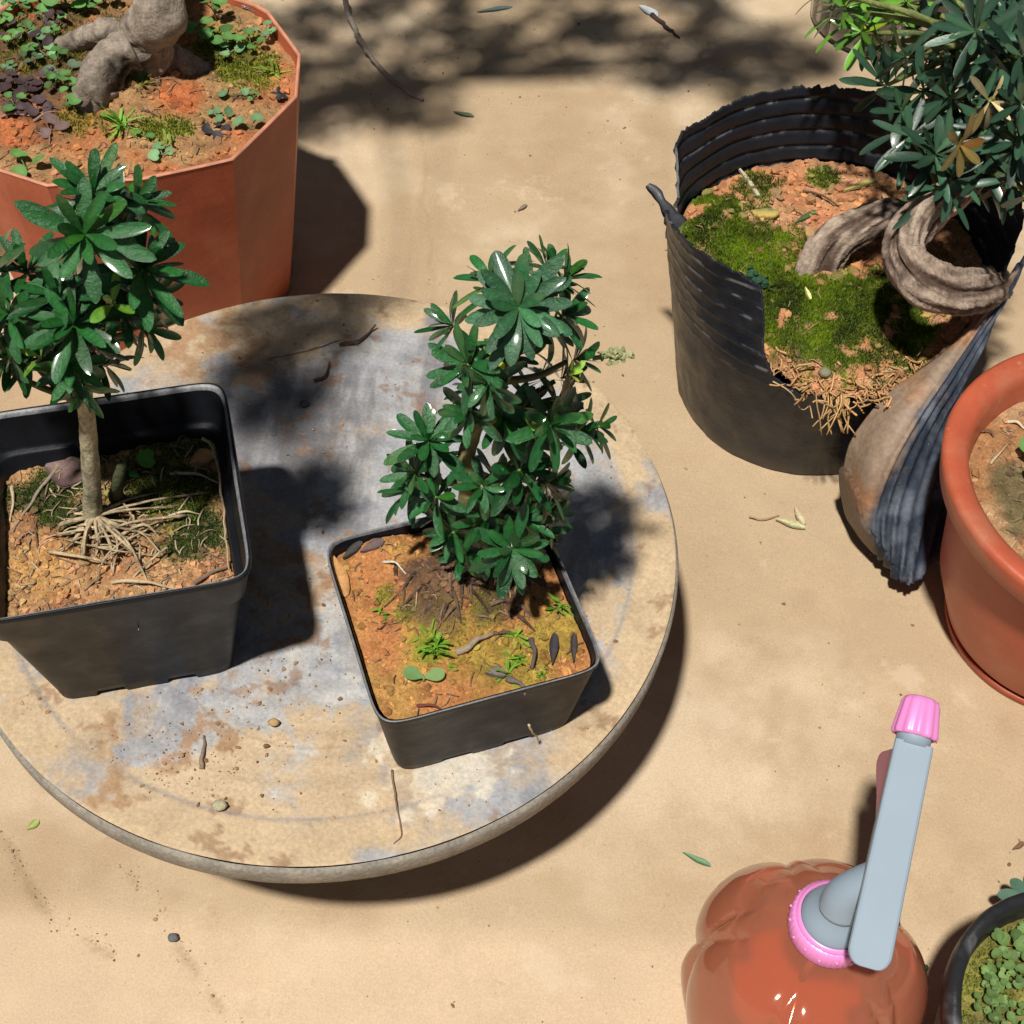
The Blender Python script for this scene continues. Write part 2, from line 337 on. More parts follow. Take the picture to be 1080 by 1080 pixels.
C = mixc(C, A(.28, .19, .12), arc * .45)
C = mixc(C, A(.25, .25, .28), np.exp(-((rad - .868 - .004 * n1) / .006) ** 2) * smooth(-.2, .4, n3) * .55)
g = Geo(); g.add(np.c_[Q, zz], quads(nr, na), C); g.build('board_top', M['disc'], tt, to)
edge = [(DR - .0022, ZD - .0014), (DR - .0008, ZD - .0022), (DR, ZD - .004), (DR - .0008, ZD - .015), (DR - .003, ZD - .0185), (DR - .006, ZD - .020), (.13, ZD - .021)]
V, F = lathe(edge, DC, 400); V[:, 2] += fbm(V, 60, 3, 6) * .0005
g = Geo(); g.add(V, F); g.build('board_edge', M['discside'], tt, to)
V, F = lathe([(.11, ZD - .0205), (.105, .09), (.115, .02), (.125, .0), (.125, -.004)], DC, 96)
g = Geo(); g.add(V, F); g.build('board_foot', M['foot'], tt, to)

# ------------------------------------------------------------------ pots, soil
def Rsq(half, yaw, p=9.0):
    def f(a):
        b = np.asarray(a) - yaw; c, s = np.abs(np.cos(b)), np.abs(np.sin(b)); return half / (c ** p + s ** p) ** (1 / p)
    return f
def Rci(r, wob=0, seed=0):
    def f(a): a = np.asarray(a); return r * (1 + wob * (np.sin(2 * a + seed) + .6 * np.sin(3 * a + 1.7 * seed) + .4 * np.sin(5 * a + seed)))
    return f
def loft(cx, cy, prof, Rf, n=320, dz=None):            # prof: (offset or scale, z, inset)
    a = np.linspace(0, 2 * np.pi, n, endpoint=False); R0 = Rf(a); V = []
    for sc, z, ins in prof:
        r = R0 * sc - ins; zz = z + (dz(a) if dz else 0)
        V.append(np.c_[cx + r * np.cos(a), cy + r * np.sin(a), np.broadcast_to(zz, a.shape)])
    return np.vstack(V), quads(len(prof), n)
class Soil: pass
def make_soil(cx, cy, Rf, zf, cf, res, seed, ngr, gsz, parent, org, gcol=None, amp=.0012, clod=.0015, gcl=.0):
    rng = np.random.RandomState(seed); Rm = float(Rf(np.linspace(0, 6.3, 300)).max()) + res * 2
    ax = np.arange(-Rm, Rm, res); X, Y = np.meshgrid(ax, ax); x = X.ravel(); y = Y.ravel()
    a = np.arctan2(y, x); r = np.hypot(x, y); R = Rf(a); ins = r <= R
    k = np.minimum(1, R / np.maximum(r, 1e-9)); out = r > R + res * 1.5
    x = x * k; y = y * k
    def hfun(P):
        h = zf(P) + fbm(P, 90, 4, seed) * amp * 1.4
        c = fbm(P, 170, 3, seed + 5); return h + np.abs(c) * clod * 1.6 - clod * .4 + fbm(P, 600, 2, seed + 9) * amp * .5
    P = np.c_[x + cx, y + cy]; z = hfun(P)
    F = quads(len(ax), len(ax), False); keep = ~out[F].any(1); F = F[keep]
    C = cf(P); C = C * (1 + .22 * fbm(P, 300, 3, seed + 3))[:, None] * mixc([1, 1, 1], [.55, .5, .45], smooth(.0, -.5, fbm(P, 170, 3, seed + 5)) * .5)
    g = Geo(); g.add(np.c_[P, z], F, C)
    s = Soil(); s.h = hfun; s.c = cf; s.geo = g
    def sample(n, rng=rng, lim=.97):
        out = []
        while len(out) < n:
            q = rng.uniform(-Rm, Rm, (n * 2, 2)); q = q[np.hypot(*q.T) < Rf(np.arctan2(q[:, 1], q[:, 0])) * lim]; out += list(q)
        return np.array(out[:n]) + A(cx, cy)
    s.sample = sample
    q = sample(ngr)
    sz = gsz * (.25 + rng.pareto(2.6, ngr)).clip(.2, 3.2); pc = cf(q) * rng.uniform(.55, 1.45, (ngr, 1)) * rng.uniform(.9, 1.1, (ngr, 3)); sz = sz * np.where(cf(q)[:, 1] > cf(q)[:, 0] * .9, .4, 1)
    so_ = g.build('soil', M['soil'], parent, org)
    gg = Geo(); grains(gg, np.c_[q, hfun(q) + sz * .15], sz, pc.clip(0, .8), rng)
    o = gg.build('soil_crumb', M['grain'], so_, None, False)
    # child of soil: bring to the same local frame
    me = o.data; co = np.empty(len(me.vertices) * 3); me.vertices.foreach_get('co', co); co = co.reshape(-1, 3) - org; me.vertices.foreach_set('co', co.ravel()); me.update()
    tag(o, kind='stuff')
    return s
def mossify(s, mask, n, h, wd, c1, c2, seed, parent, org, name='moss'):
    rng = np.random.RandomState(seed); q = s.sample(n, rng); k = rng.uniform(0, 1, n) < mask(q); q = q[k]
    t = np.clip(.5 + .9 * fbm(q, 60, 4, seed) + rng.normal(size=len(q)) * .18, 0, 1)
    g = Geo(); blades(g, np.c_[q, s.h(q) - .0003], h, wd, mixc(c1, c2, t) * rng.uniform(.7, 1.35, (len(q), 1)), rng)
    o = g.build(name, M['moss'], parent, org, False); return tag(o, kind='stuff')

def fibres(s, n, seed, parent, org, c1, c2, L=(.003, .010), box=None):
    rng = np.random.RandomState(seed); g = Geo(); q = s.sample(n, rng, .93)
    for p in q:
        a = rng.uniform(0, 6.28); l = rng.uniform(*L); e = p + l * A(math.cos(a), math.sin(a)); mdl = (p + e) / 2 + rng.normal(size=2) * l * .15
        P3 = np.array([[*w_, float(s.h(w_[None])[0]) + .0004] for w_ in (p, mdl, e)]); P3[1, 2] += l * .12
        g.add(*tube(catmull(P3, 7), rng.uniform(.00018, .0005), 4), (c1 + (c2 - c1) * rng.uniform()) * rng.uniform(.7, 1.2))
    tag(g.build('root_fibre', M['litter'], parent, org), kind='stuff')

def bump2(P, c, r): return np.exp(-(((P - np.asarray(c)[:2]) ** 2).sum(1)) / r ** 2)
def blob(P, qx, qy, z, r, seed, k=.6):
    c = at(qx, qy, z)[:2]; return smooth(1.15, .5, np.hypot(*(P - c).T) / r + k * fbm(P, 70, 4, seed))

# small plant builders -------------------------------------------------
def roundleaf(g, c, r, nrmv, colr, rng, notch=True):
    n = 14; a = np.linspace(0, 2 * np.pi, n, endpoint=False); rr = r * (1 - (.35 * np.exp(-(((a - np.pi + np.pi) % (2 * np.pi)) / .35) ** 2) if notch else 0)) * (1 + .05 * np.sin(3 * a + rng.uniform(0, 6)))
    V = [np.zeros((1, 3))]
    for f in (.5, 1.0):
        V.append(np.c_[rr * f * np.cos(a), rr * f * np.sin(a), (.18 * f * f + .06 * np.sin(2 * a + 1)) * rr])
    V = np.vstack(V); j = np.arange(n); k = (j + 1) % n
    F = [np.stack([np.zeros(n, int), 1 + j, 1 + k], 1), np.stack([1 + j, 1 + n + j, 1 + n + k, 1 + k], 1)]
    az = rng.uniform(0, 6.28); x = A(math.cos(az), math.sin(az), 0)
    cc = np.asarray(colr) * rng.uniform(.75, 1.25); Cc = np.vstack([cc * 1.2] + [cc] * n + [cc * .92] * n)
    g.add(place(V, c, x, nrmv), F, Cc)
def seedling(base, px, nl, r, h, colr, rng, parent, org, name='weed', spread=1.0):
    g = Geo(); stem = np.asarray(colr) * A(1.3, .8, .8)
    for i in range(nl):
        a = i * 6.28 / nl + rng.uniform(-.5, .5); d = A(math.cos(a), math.sin(a), 0)
        tip = base + d * r * (1.0 + rng.uniform(0, .9)) * spread + A(0, 0, h * rng.uniform(.6, 1.2))
        g.add(*tube(catmull([base - A(0, 0, .001), base + A(0, 0, h * .5) + d * r * .2, tip], 6), .0004, 5), stem)
        roundleaf(g, tip, r * rng.uniform(.65, 1.15), nrm(A(0, -.25, 1) + rng.normal(size=3) * .25), colr, rng)
    return g.build(name, M['weed'], parent, org)
def tuft(base, n, L, colr, rng, parent, org, name='grass_tuft', W=.0011):
    g = Geo()
    for i in range(n):
        a = rng.uniform(0, 6.28); pol = rng.uniform(.35, 1.45); d = A(math.cos(a) * math.sin(pol), math.sin(a) * math.sin(pol), math.cos(pol))
        V, F, vv, t_ = leafgeo(L * rng.uniform(.5, 1.1), W * rng.uniform(.7, 1.3), rng.uniform(0, .8), .1, 5)
        g.add(place(V, base + rng.normal(size=3) * A(.0012, .0012, 0), d, A(0, 0, 1) + 1e-3 * d), F, np.asarray(colr) * rng.uniform(.6, 1.4))
    return g.build(name, M['weed'], parent, org)
def onsoil(s, qx, qy, z, dz=0):
    P = at(qx, qy, z)
    for _ in range(4): P = at(qx, qy, float(s.h(P[None, :2])[0]) + dz)
    return P
def twig(pts, r, colr, name='twig', n=6, seed=0, taper=.4, parent=None, org=None):
    P = catmull(pts, max(8, len(pts) * 5)); P = P + np.c_[fbm(P, 120, 2, seed), fbm(P, 120, 2, seed + 1), fbm(P, 120, 2, seed + 2) * .5] * r * 1.2
    rd = np.linspace(1, taper, len(P)) * r * (1 + .25 * fbm(P, 300, 2, seed + 3))
    g = Geo(); g.add(*tube(P, rd, n), np.asarray(colr)); return g.build(name, M['litter'], parent, P[0] if org is None else org)
def flake(c, d, L, W, colr, name, nz=(0, 0, 1), th=.0009, curl=.1, seed=0, matn='litter', parent=None, org=None, tip=.6, fold=.12):
    V, F, vv, t_ = leafgeo(L, W, curl, fold, 8, tip); V[:, 0] -= L / 2
    V2 = V.copy(); V2[:, 2] -= th; m = len(V); n = 8
    wob_ = fbm(V, 300, 2, seed) * W * .12; V[:, 1] += wob_; V2[:, 1] += wob_
    V[:, 2] += L * curl * .2; V2[:, 2] += L * curl * .2
    rim = [(i * 3, (i + 1) * 3) for i in range(n - 1)]; rim2 = [(i * 3 + 2, (i + 1) * 3 + 2) for i in range(n - 1)]
    S = np.array([(b, a, a + m, b + m) for a, b in rim] + [(a, b, b + m, a + m) for a, b in rim2])
    g = Geo(); VV = np.vstack([place(V, np.asarray(c), d, nz), place(V2, np.asarray(c), d, nz)])
    cc = np.asarray(colr) * np.r_[1 + .3 * (vv == 0), .8 * np.ones(m)][:, None]
    g.add(VV, [F, F[:, ::-1] + m, S], cc)
    return g.build(name, M[matn], parent, np.asarray(c) if org is None else org)
def dirpx(q0, q1, z): d = at(*q1, z) - at(*q0, z); return nrm(d)
def limb(g, pts, r0, r1, colr, seed, n=14, m=None, ridge=.12, sc=120):
    P = catmull(pts, m or max(12, len(pts) * 8)); rd = np.linspace(r0, r1, len(P))
    V, F = tube(P, rd, n, True); cen = np.repeat(P, n, 0); k = len(cen); d = V[:k] - cen
    f = 1 + ridge * fbm(V[:k] * A(1, 1, .5), sc, 4, seed) + ridge * .5 * fbm(V[:k], sc * 3, 2, seed + 4)
    V[:k] = cen + d * f[:, None]
    C = np.asarray(colr) * (1 - .35 * smooth(0, .4, fbm(V, 28, 4, seed + 8)) * (r0 > .008) + .35 * fbm(V, 130, 4, seed + 2) - .45 * smooth(0, -.35, fbm(np.vstack([V[:k] * 0 + cen, V[k:]]) * 0 + V * A(1, 1, .5), sc, 4, seed)))[:, None]
    g.add(V, F, C.clip(.005, .9)); return P

# ================================================================== MIDDLE SQUARE POT
PC = A(-.0234, .3998) * KD; HS = .0567 * KD; YW = .358; ZR = ZD + .068 * KD
mo = A(PC[0], PC[1], ZD)
mid = thing('potted_tree', mo, 'bushy glossy tree in a low grey square pot at the centre of the picture', 'potted plant', 'potted trees')
Rm = Rsq(HS, YW, 11)
prof = [(.0, ZD + .003, 0), (.82, ZD + .003, 0), (.825, ZD + .0005, 0), (.835, ZD + .001, 0), (.85, ZD + .006, 0), (.975, ZR - .007, 0), (.985, ZR - .004, 0), (1.0, ZR - .002, 0), (1.0, ZR, 0), (1.0, ZR + .0003, .0005), (1.0, ZR - .0003, .0011), (.985, ZR - .006, .0010), (.93, ZR - .024, .0014)]
notch = lambda a: 0
V, F = loft(PC[0], PC[1], prof[:9], Rm); k = len(V) // 9
# drainage notches along the lower edge
low = V[:, 2] < ZD + .0042; b_ = (np.arctan2(V[:, 1] - PC[1], V[:, 0] - PC[0]) - YW); V[:, 2] += low * .0022 * (np.abs(np.sin(2 * b_)) < .80) * (np.abs(np.sin(2 * b_)) > .35)
g = Geo(); g.add(V, F); po = g.build('pot', M['greypot'], mid, mo)
V, F = loft(PC[0], PC[1], prof[8:], Rm); g = Geo(); g.add(V, F); g.build('pot_rim', M['rim'], mid, mo)
V, F = loft(PC[0], PC[1], [(.990, ZR - .001, .0014), (.95, ZR - .018, .0022), (.86, ZR - .05, .002)], Rm); g = Geo(); g.add(V, F[:, ::-1]); g.build('pot_lining', M['blackpot'], mid, mo)
tb = at(500, 598, ZR)
def zf(P): return ZR - .0075 + .002 * (P[:, 1] < PC[1] - .03) + .017 * bump2(P, at(470, 622, ZR), .020) + .012 * bump2(P, at(515, 610, ZR), .022) + .004 * bump2(P, at(440, 650, ZR), .02) + .006 * bump2(P, at(405, 580, ZR), .014)
def cf(P):
    c = mixc(SO, SOY, smooth(-.3, .4, fbm(P, 40, 4, 71)))
    c = mixc(c, SOR, smooth(.25, .6, fbm(P, 55, 4, 72)) * .5)
    y = np.maximum.reduce([blob(P, 470, 665, ZR, .022, 73), blob(P, 540, 690, ZR, .022, 74), blob(P, 590, 660, ZR, .014, 75)])
    c = mixc(c, MY, y * .55)
    gmask = np.maximum.reduce([blob(P, 405, 625, ZR, .007, 76), blob(P, 425, 645, ZR, .007, 77), blob(P, 515, 645, ZR, .008, 78), blob(P, 455, 680, ZR, .007, 79)])
    c = mixc(c, MG, gmask * .6)
    c = mixc(c, A(.11, .07, .045), np.maximum(blob(P, 470, 615, ZR, .022, 80, .8), blob(P, 520, 620, ZR, .020, 81)) * .85)
    return c
s = make_soil(PC[0], PC[1], lambda a: Rm(a) * .965 - .0015, zf, cf, .0011, 7, 2600, .0007, mid, mo, amp=.0008, clod=.0010)
def mk(P): return np.maximum.reduce([blob(P, 405, 625, ZR, .007, 76), .9 * blob(P, 428, 648, ZR, .007, 77), .8 * blob(P, 515, 645, ZR, .010, 78), .6 * blob(P, 470, 665, ZR, .013, 73), .35 * blob(P, 560, 680, ZR, .02, 74)])
mossify(s, mk, 16000, .0016, .00035, A(.35, .38, .02), A(.12, .22, .02), 8, mid, mo)
rng = np.random.RandomState(12)
for q, n, L in (((455, 682), 34, .009), ((540, 695), 10, .008), ((535, 712), 12, .009), ((590, 640), 16, .009), ((545, 672), 9, .007), ((405, 648), 8, .006), ((572, 708), 8, .005), ((480, 705), 5, .005)):
    b0 = onsoil(s, *q, ZR)
    for k in range(3 if n > 30 else 1): tuft(b0 + rng.normal(size=3) * A(.003, .003, 0) * (n > 30), n // (2 if n > 30 else 1), L, A(.16, .34, .03), rng, mid, mo)
fibres(s, 130, 3, mid, mo, A(.10, .05, .03), A(.42, .28, .15), (.002, .008))
b0 = onsoil(s, 447, 718, ZR); g = Geo()
for dx, colr in ((1, A(.22, .36, .12)), (-1, A(.14, .28, .09))):
    V, F, vv, t_ = leafgeo(.0095, .0062, .1, .2, 8, .55); g.add(place(V, b0 + A(0, 0, .003), A(dx, .25, .1), A(0, -.3, 1)), F, colr)
g.add(*tube([b0 - A(0, 0, .002), b0 + A(0, 0, .0032)], .0006, 6), A(.3, .35, .15)); g.build('seedling', M['weed'], mid, mo)
# trunk and limbs
YB = tb[1]; BK = A(.15, .105, .075); MOS = A(.17, .16, .07)
tr = Geo()
T = [at(498, 605, ZR - .006), aty(497, 560, YB), aty(495, 520, YB - .004), aty(490, 490, YB), aty(500, 455, YB + .006), aty(520, 420, YB + .006), aty(540, 380, YB), aty(547, 340, YB - .004)]
T = limb(tr, T, .0056, .0018, MOS, 3, 16, 60, .25)
for kk in range(46):
    p0 = onsoil(s, 490 + rng.normal() * 30, 618 + rng.normal() * 16, ZR, .0006); an_ = rng.uniform(0, 6.28); l_ = rng.uniform(.006, .016); p1 = p0 + A(math.cos(an_), math.sin(an_), 0) * l_; p1[2] = float(s.h(p1[None, :2])[0]); pm = (p0 + p1) / 2; pm[2] = float(s.h(pm[None, :2])[0]) + .0016
    limb(tr, [p0 - A(0, 0, .001), pm, p1 - A(0, 0, .001)], rng.uniform(.0006, .0016), .0004, A(.14, .09, .06) * rng.uniform(.5, 1.5), 500 + kk, 6, 10, .3, 300)
for e in ((440, 600), (455, 635), (575, 615)):
    p1 = onsoil(s, *e, ZR, .0005); p0 = tb + A(0, 0, .008); limb(tr, [p0, (p0 + p1) / 2 + A(0, 0, .001), p1 - A(0, 0, .001), p1 + (p1 - p0) * .15 - A(0, 0, .006)], .0032, .0010, BK * .8, 5 + e[0], 8, 18, .3)
MR = [(547, 325, -.012, 24, 1.12, 'c'), (522, 300, .012, 12, .9, 0), (592, 298, .012, 14, .85, 0), (592, 335, .008, 13, .85, 0), (575, 285, .02, 10, .8, 0), (497, 385, -.004, 16, .95, 0), (480, 345, .012, 12, .8, 0), (530, 375, .006, 12, .8, 0), (603, 380, .010, 12, .8, 's'), (590, 400, .02, 12, .85, 's'),
      (530, 440, 0, 14, .95, 0), (578, 448, -.008, 16, 1.0, 0), (608, 455, 0, 14, .85, 's'), (560, 470, .01, 12, .85, 0), (628, 450, .004, 6, .7, 's'),
      (497, 432, -.008, 12, .8, 0), (516, 402, -.010, 12, .8, 0), (508, 512, -.012, 11, .75, 0),
      (452, 466, 0, 15, .95, 'u'), (440, 500, -.006, 13, .85, 0), (432, 520, .005, 12, .8, 0), (462, 525, -.012, 13, .85, 0), (455, 490, .02, 10, .8, 0),
      (545, 497, -.004, 16, 1.0, 0), (575, 510, 0, 13, .9, 's'), (520, 505, .012, 12, .8, 0), (510, 545, -.01, 13, .85, 0), (548, 545, -.006, 14, .9, 0), (575, 540, .008, 12, .85, 's'), (480, 560, -.01, 13, .85, 0), (463, 545, 0, 10, .8, 0),
      (540, 578, -.02, 18, 1.0, 'c'), (510, 578, -.008, 13, .9, 0), (565, 560, .004, 12, .85, 0), (488, 585, -.014, 9, .7, 0), (585, 425, .012, 11, .85, 0), (560, 425, .014, 12, .85, 0)]
cr = Geo(); rng = np.random.RandomState(31); TC = A(0, -.62, .78)
for qx, qy, dy, n, sc, md in MR:
    c = aty(qx, qy, YB + dy); j = np.argmin(np.linalg.norm(T[8:] - (c - A(0, 0, .012)), axis=1)) + 8; out = nrm((c - T[j]) * A(1, 1, .3))
    ax = {'c': TC + .15 * out, 's': out * 1.1 + A(0, -.25, .4), 'u': A(0, -.3, 1)}.get(md, out * .7 + A(0, -.3, .6)); ax = nrm(ax + rng.normal(size=3) * .12)
    limb(tr, [T[j], (T[j] + c) / 2 - A(0, 0, .003), c - ax * .002], .0019, .0010, A(.14, .15, .07), int(qx), 7, 10, .1)
    top = qy < 350
    rosette(cr, c, ax, n + 2, .0205 * sc, .0062 * sc, LGB if (qx, qy) == (547, 325) else LG * (1.1 if top else 1.0), rng, 12 if md != 'c' else 30, 104 if md != 'c' else 92)
for k in range(22):
    qx, qy, dy = MR[rng.randint(len(MR))][:3]; c = aty(qx + (520 - qx) * .22 + rng.normal() * 5, qy + 10 + rng.normal() * 6, YB + dy + .008 + rng.uniform(0, .012)); rosette(cr, c, A(rng.normal() * .5, rng.normal() * .4, .8), 10, .015, .0044, LG * .9, rng, 25, 110)
# new shoots
for q in ((524, 380), (600, 396), (470, 583), (560, 452)):
    rosette(cr, aty(*q, YB - .012), A(rng.normal() * .3, -.2, .9), 4, .008, .003, A(.18, .34, .04), rng, 10, 50)
tr.build('trunk', M['bark'], mid, mo); cr.build('crown', M['leaf'], mid, mo)
# dried flower at a branch tip
g = Geo(); rng2 = np.random.RandomState(3); e = aty(650, 374, YB + .012)
grains(g, e + rng2.normal(size=(60, 3)) * A(.0030, .0015, .0012), rng2.uniform(.0009, .0017, 60), A(.42, .44, .22) * rng2.uniform(.7, 1.2, (60, 1)), rng2)
g.add(*tube([aty(625, 378, YB + .012), e], .001, 6), A(.2, .3, .12)); g.build('flower_cluster', M['weed'], mid, mo, False)

def litter(items, s, z, seed):
    for i, (kind, q0, q1, W, colr, name, lab, cat, grp) in enumerate(items):
        p0 = onsoil(s, *q0, z, .0008) if s else at(*q0, z + .001); p1 = onsoil(s, *q1, z, .0008) if s else at(*q1, z + .001)
        if kind == 'f': o = flake((p0 + p1) / 2 + A(0, 0, .0012), nrm(p1 - p0), np.linalg.norm(p1 - p0), W, colr, name, seed=seed + i, th=.0012)
        else:
            o = twig([p0, (p0 + p1) / 2 + A(.001, .001, .002), p1], W, colr, name, seed=seed + i)
        tag(o, lab, cat, grp)
BRN = A(.10, .06, .045); GRYW = A(.16, .13, .11); STR = A(.48, .38, .24)
litter([('f', (583, 702), (585, 668), .0042, A(.035, .032, .035), 'seed_pod', 'dark narrow husk standing left of the smaller one, right part of the central pot soil', 'husk', 'dark husks'),
        ('f', (605, 700), (605, 668), .003, A(.045, .035, .035), 'seed_pod', 'smaller dark narrow husk beside the right rim of the central pot', 'husk', 'dark husks'),
        ('f', (362, 590), (382, 572), .0042, A(.05, .045, .04), 'wood_chip', 'dark wood chip in the back left corner of the central pot', 'wood chip', 'wood chips'),
        ('f', (380, 584), (405, 571), .0055, A(.12, .08, .075), 'wood_chip', 'wide purple brown chip right of the dark chip, back left of central pot', 'wood chip', 'wood chips'),
        ('f', (352, 587), (366, 630), .0065, A(.42, .22, .08), 'dead_leaf', 'tan dry leaf lying along the left rim of the central pot', 'dead leaf', 'dead leaves'),
        ('f', (512, 711), (534, 710), .006, A(.16, .13, .11), 'wood_chip', 'grey brown chip beside grass near the front rim of the central pot', 'wood chip', 'wood chips'),
        ('t', (534, 716), (553, 734), .0016, GRYW * .8, 'twig', 'short brown stick touching the front rim of the central pot', 'twig', 'twigs'),
        ('t', (482, 690), (520, 668), .0019, A(.33, .25, .18), 'twig', 'crooked pale brown root piece in the middle of the central pot soil', 'twig', 'twigs'),
        ('t', (440, 745), (468, 751), .0009, A(.16, .04, .03), 'twig', 'thin dark red curved stalk at the front rim of the central pot', 'twig', 'twigs'),
        ('t', (404, 592), (429, 605), .0008, A(.62, .56, .46), 'twig', 'thin white rootlet in the back left of the central pot', 'twig', 'twigs'),
        ('t', (560, 675), (562, 705), .0016, GRYW * .6, 'twig', 'brown upright stick left of the dark husks in the central pot', 'twig', 'twigs'),
        ], s, ZR, 40)
o = twig([at(558, 765, ZD + .035), at(562, 772, ZD + .025), at(566, 777, ZD + .01), at(568, 785, ZD + .001)], .0006, STR * 1.2, 'rootlet', seed=9, parent=mid, org=mo)

# ================================================================== LEFT SQUARE POT
PL = A(-.1985, .4269) * KD; HL = .0652 * KD; YL = .270; ZL = ZD + .106 * KD
lo = A(PL[0], PL[1], ZD)
lft = thing('potted_tree', lo, 'small tree with a thin straight stem in a deep black square pot, on the left', 'potted plant', 'potted trees')
Rl = Rsq(HL, YL, 12); b = .70
prof = [(0, ZD + .003, 0), (.68, ZD + .003, 0), (.69, ZD + .0006, 0), (.70, ZD + .001, 0), (.715, ZD + .008, 0), (.89, ZL - .026, 0), (.915, ZL - .023, 0), (.93, ZL - .0225, 0), (.985, ZL - .004, 0), (.988, ZL - .0025, -.001), (1.0, ZL, 0), (1.0, ZL + .0004, .0006), (1.0, ZL, .0013)]
V, F = loft(PL[0], PL[1], prof, Rl); low = V[:, 2] < ZD + .0045; b_ = np.arctan2(V[:, 1] - PL[1], V[:, 0] - PL[0]) - YL; V[:, 2] += low * .003 * (np.abs(np.sin(2 * b_)) < .85) * (np.abs(np.sin(2 * b_)) > .45)
g = Geo(); g.add(V, F); g.build('pot', M['blackpot'], lft, lo)
V, F = loft(PL[0], PL[1], [(1.0, ZL, .0010), (1.0, ZL + .0002, .0016), (.99, ZL - .003, .0022)], Rl); g = Geo(); g.add(V, F); g.build('pot_rim', M['rim'], lft, lo)
V, F = loft(PL[0], PL[1], [(.99, ZL - .0025, .0022), (.955, ZL - .0205, .003), (.945, ZL - .022, .003), (.91, ZL - .0225, .003), (.90, ZL - .0235, .003), (.80, ZL - .065, .003)], Rl); g = Geo(); g.add(V, F); g.build('pot_lining', M['blackpot'], lft, lo)
ZS = ZL - .032; tl = at(100, 556, ZS)
def zf(P): return ZS + .006 * bump2(P, tl, .02) + .004 * bump2(P, at(185, 480, ZS), .03)
def cf(P):
    c = mixc(A(.47, .27, .13), A(.37, .18, .09), smooth(-.2, .4, fbm(P, 45, 4, 91))); c = mixc(c, A(.50, .28, .10), blob(P, 40, 600, ZS, .02, 92) * .8)
    c = mixc(c, MGD, np.maximum.reduce([blob(P, 60, 515, ZS, .026, 93), blob(P, 205, 562, ZS, .019, 94), blob(P, 90, 555, ZS, .016, 95)]) * .9)
    c = mixc(c, MG * .9, np.maximum(blob(P, 175, 515, ZS, .028, 96), blob(P, 195, 470, ZS, .016, 97)) * .75)
    return mixc(c, SOD, smooth(.2, .5, fbm(P, 80, 4, 98)) * .35)
s = make_soil(PL[0], PL[1], lambda a: Rl(a) * .86 - .001, zf, cf, .0012, 17, 6500, .00068, lft, lo, amp=.0013, clod=.0016)
def mk(P): return np.maximum.reduce([blob(P, 60, 515, ZS, .026, 93), blob(P, 205, 562, ZS, .019, 94), .8 * blob(P, 175, 515, ZS, .028, 96), .8 * blob(P, 195, 470, ZS, .014, 97), .5 * blob(P, 90, 555, ZS, .016, 95)])
mossify(s, mk, 42000, .0016, .0004, A(.018, .05, .02), A(.14, .22, .02), 18, lft, lo)
YB = tl[1]; tr = Geo(); BKL = A(.40, .36, .24)
T = limb(tr, [tl - A(0, 0, .004), tl + A(0, 0, .004), aty(97, 510, YB), aty(93, 460, YB), aty(90, 425, YB), aty(88, 390, YB + .002), aty(84, 340, YB + .004), aty(86, 290, YB + .006), aty(98, 230, YB + .008)], .0049, .0018, BKL, 23, 18, 80, .12, 200)
rng = np.random.RandomState(5); b0 = onsoil(s, 103, 552, ZS)
for k, (qx, qy) in enumerate(tuple((103 + rng.normal() * 28 + 18, 580 + rng.normal() * 20) for _ in range(30)) + ((75, 575), (85, 590), (125, 575), (150, 590), (153, 615), (140, 560), (165, 520), (180, 535), (110, 590), (62, 560), (130, 545), (215, 520), (95, 560), (118, 600))):
    qy = min(qy, 608)
    if k < 30: b0 = onsoil(s, 103 + rng.normal() * 30 + 12, 572 + rng.normal() * 18, ZS, .001); qx = 103 + rng.normal() * 36 + 15; qy = min(575 + rng.normal() * 20, 606)
    else: b0 = onsoil(s, 103, 552, ZS)
    p1 = onsoil(s, qx, qy, ZS, .0012); mdp = (b0 + p1) / 2 + A(rng.normal() * .003, rng.normal() * .003, .0045 + rng.uniform(0, .003))
    limb(tr, [b0 + A(0, 0, .006 if k > 29 else .002), mdp, p1, p1 + (p1 - mdp) * .3 - A(0, 0, .002)], rng.uniform(.0004, .0012) * (1.4 if k > 29 else .8), .0003, STR * rng.uniform(.8, 1.15), 60 + k, 7, 22, .35, 300)
limb(tr, [aty(128, 490, YB + .006), aty(124, 510, YB + .004), onsoil(s, 122, 525, ZS)], .0022, .0035, A(.07, .08, .04), 77, 9, 14, .3)
ML = [(98, 206, 0, 16, .95, 'u'), (90, 248, -.014, 17, 1.15, 0), (140, 216, .008, 14, .9, 0), (148, 286, -.004, 17, 1.2, 'u'), (118, 235, .012, 12, .9, 0), (80, 345, -.018, 16, 1.2, 'u'), (64, 315, -.008, 14, 1.0, 'u'), (110, 300, .006, 13, .9, 0), (128, 330, .0, 13, .9, 0), (158, 315, .006, 12, .85, 's'), (150, 345, -.002, 11, .85, 's'), (12, 332, -.01, 15, 1.05, 0), (30, 290, .006, 14, 1.0, 'u'), (-5, 290, .002, 13, 1.0, 0), (12, 375, -.008, 13, .9, 0), (75, 385, -.01, 12, .85, 0), (50, 355, .004, 12, .9, 0), (-25, 330, 0, 14, 1.0, 's'), (-20, 375, .004, 12, .9, 's'), (35, 385, .006, 11, .85, 0), (95, 365, .008, 11, .85, 0), (88, 405, -.006, 8, .75, 'd'), (110, 385, .004, 8, .7, 's'), (135, 300, .014, 11, .8, 0), (-50, 300, .01, 12, 1.0, 0), (-45, 350, .0, 12, .9, 0)]
cr = Geo()
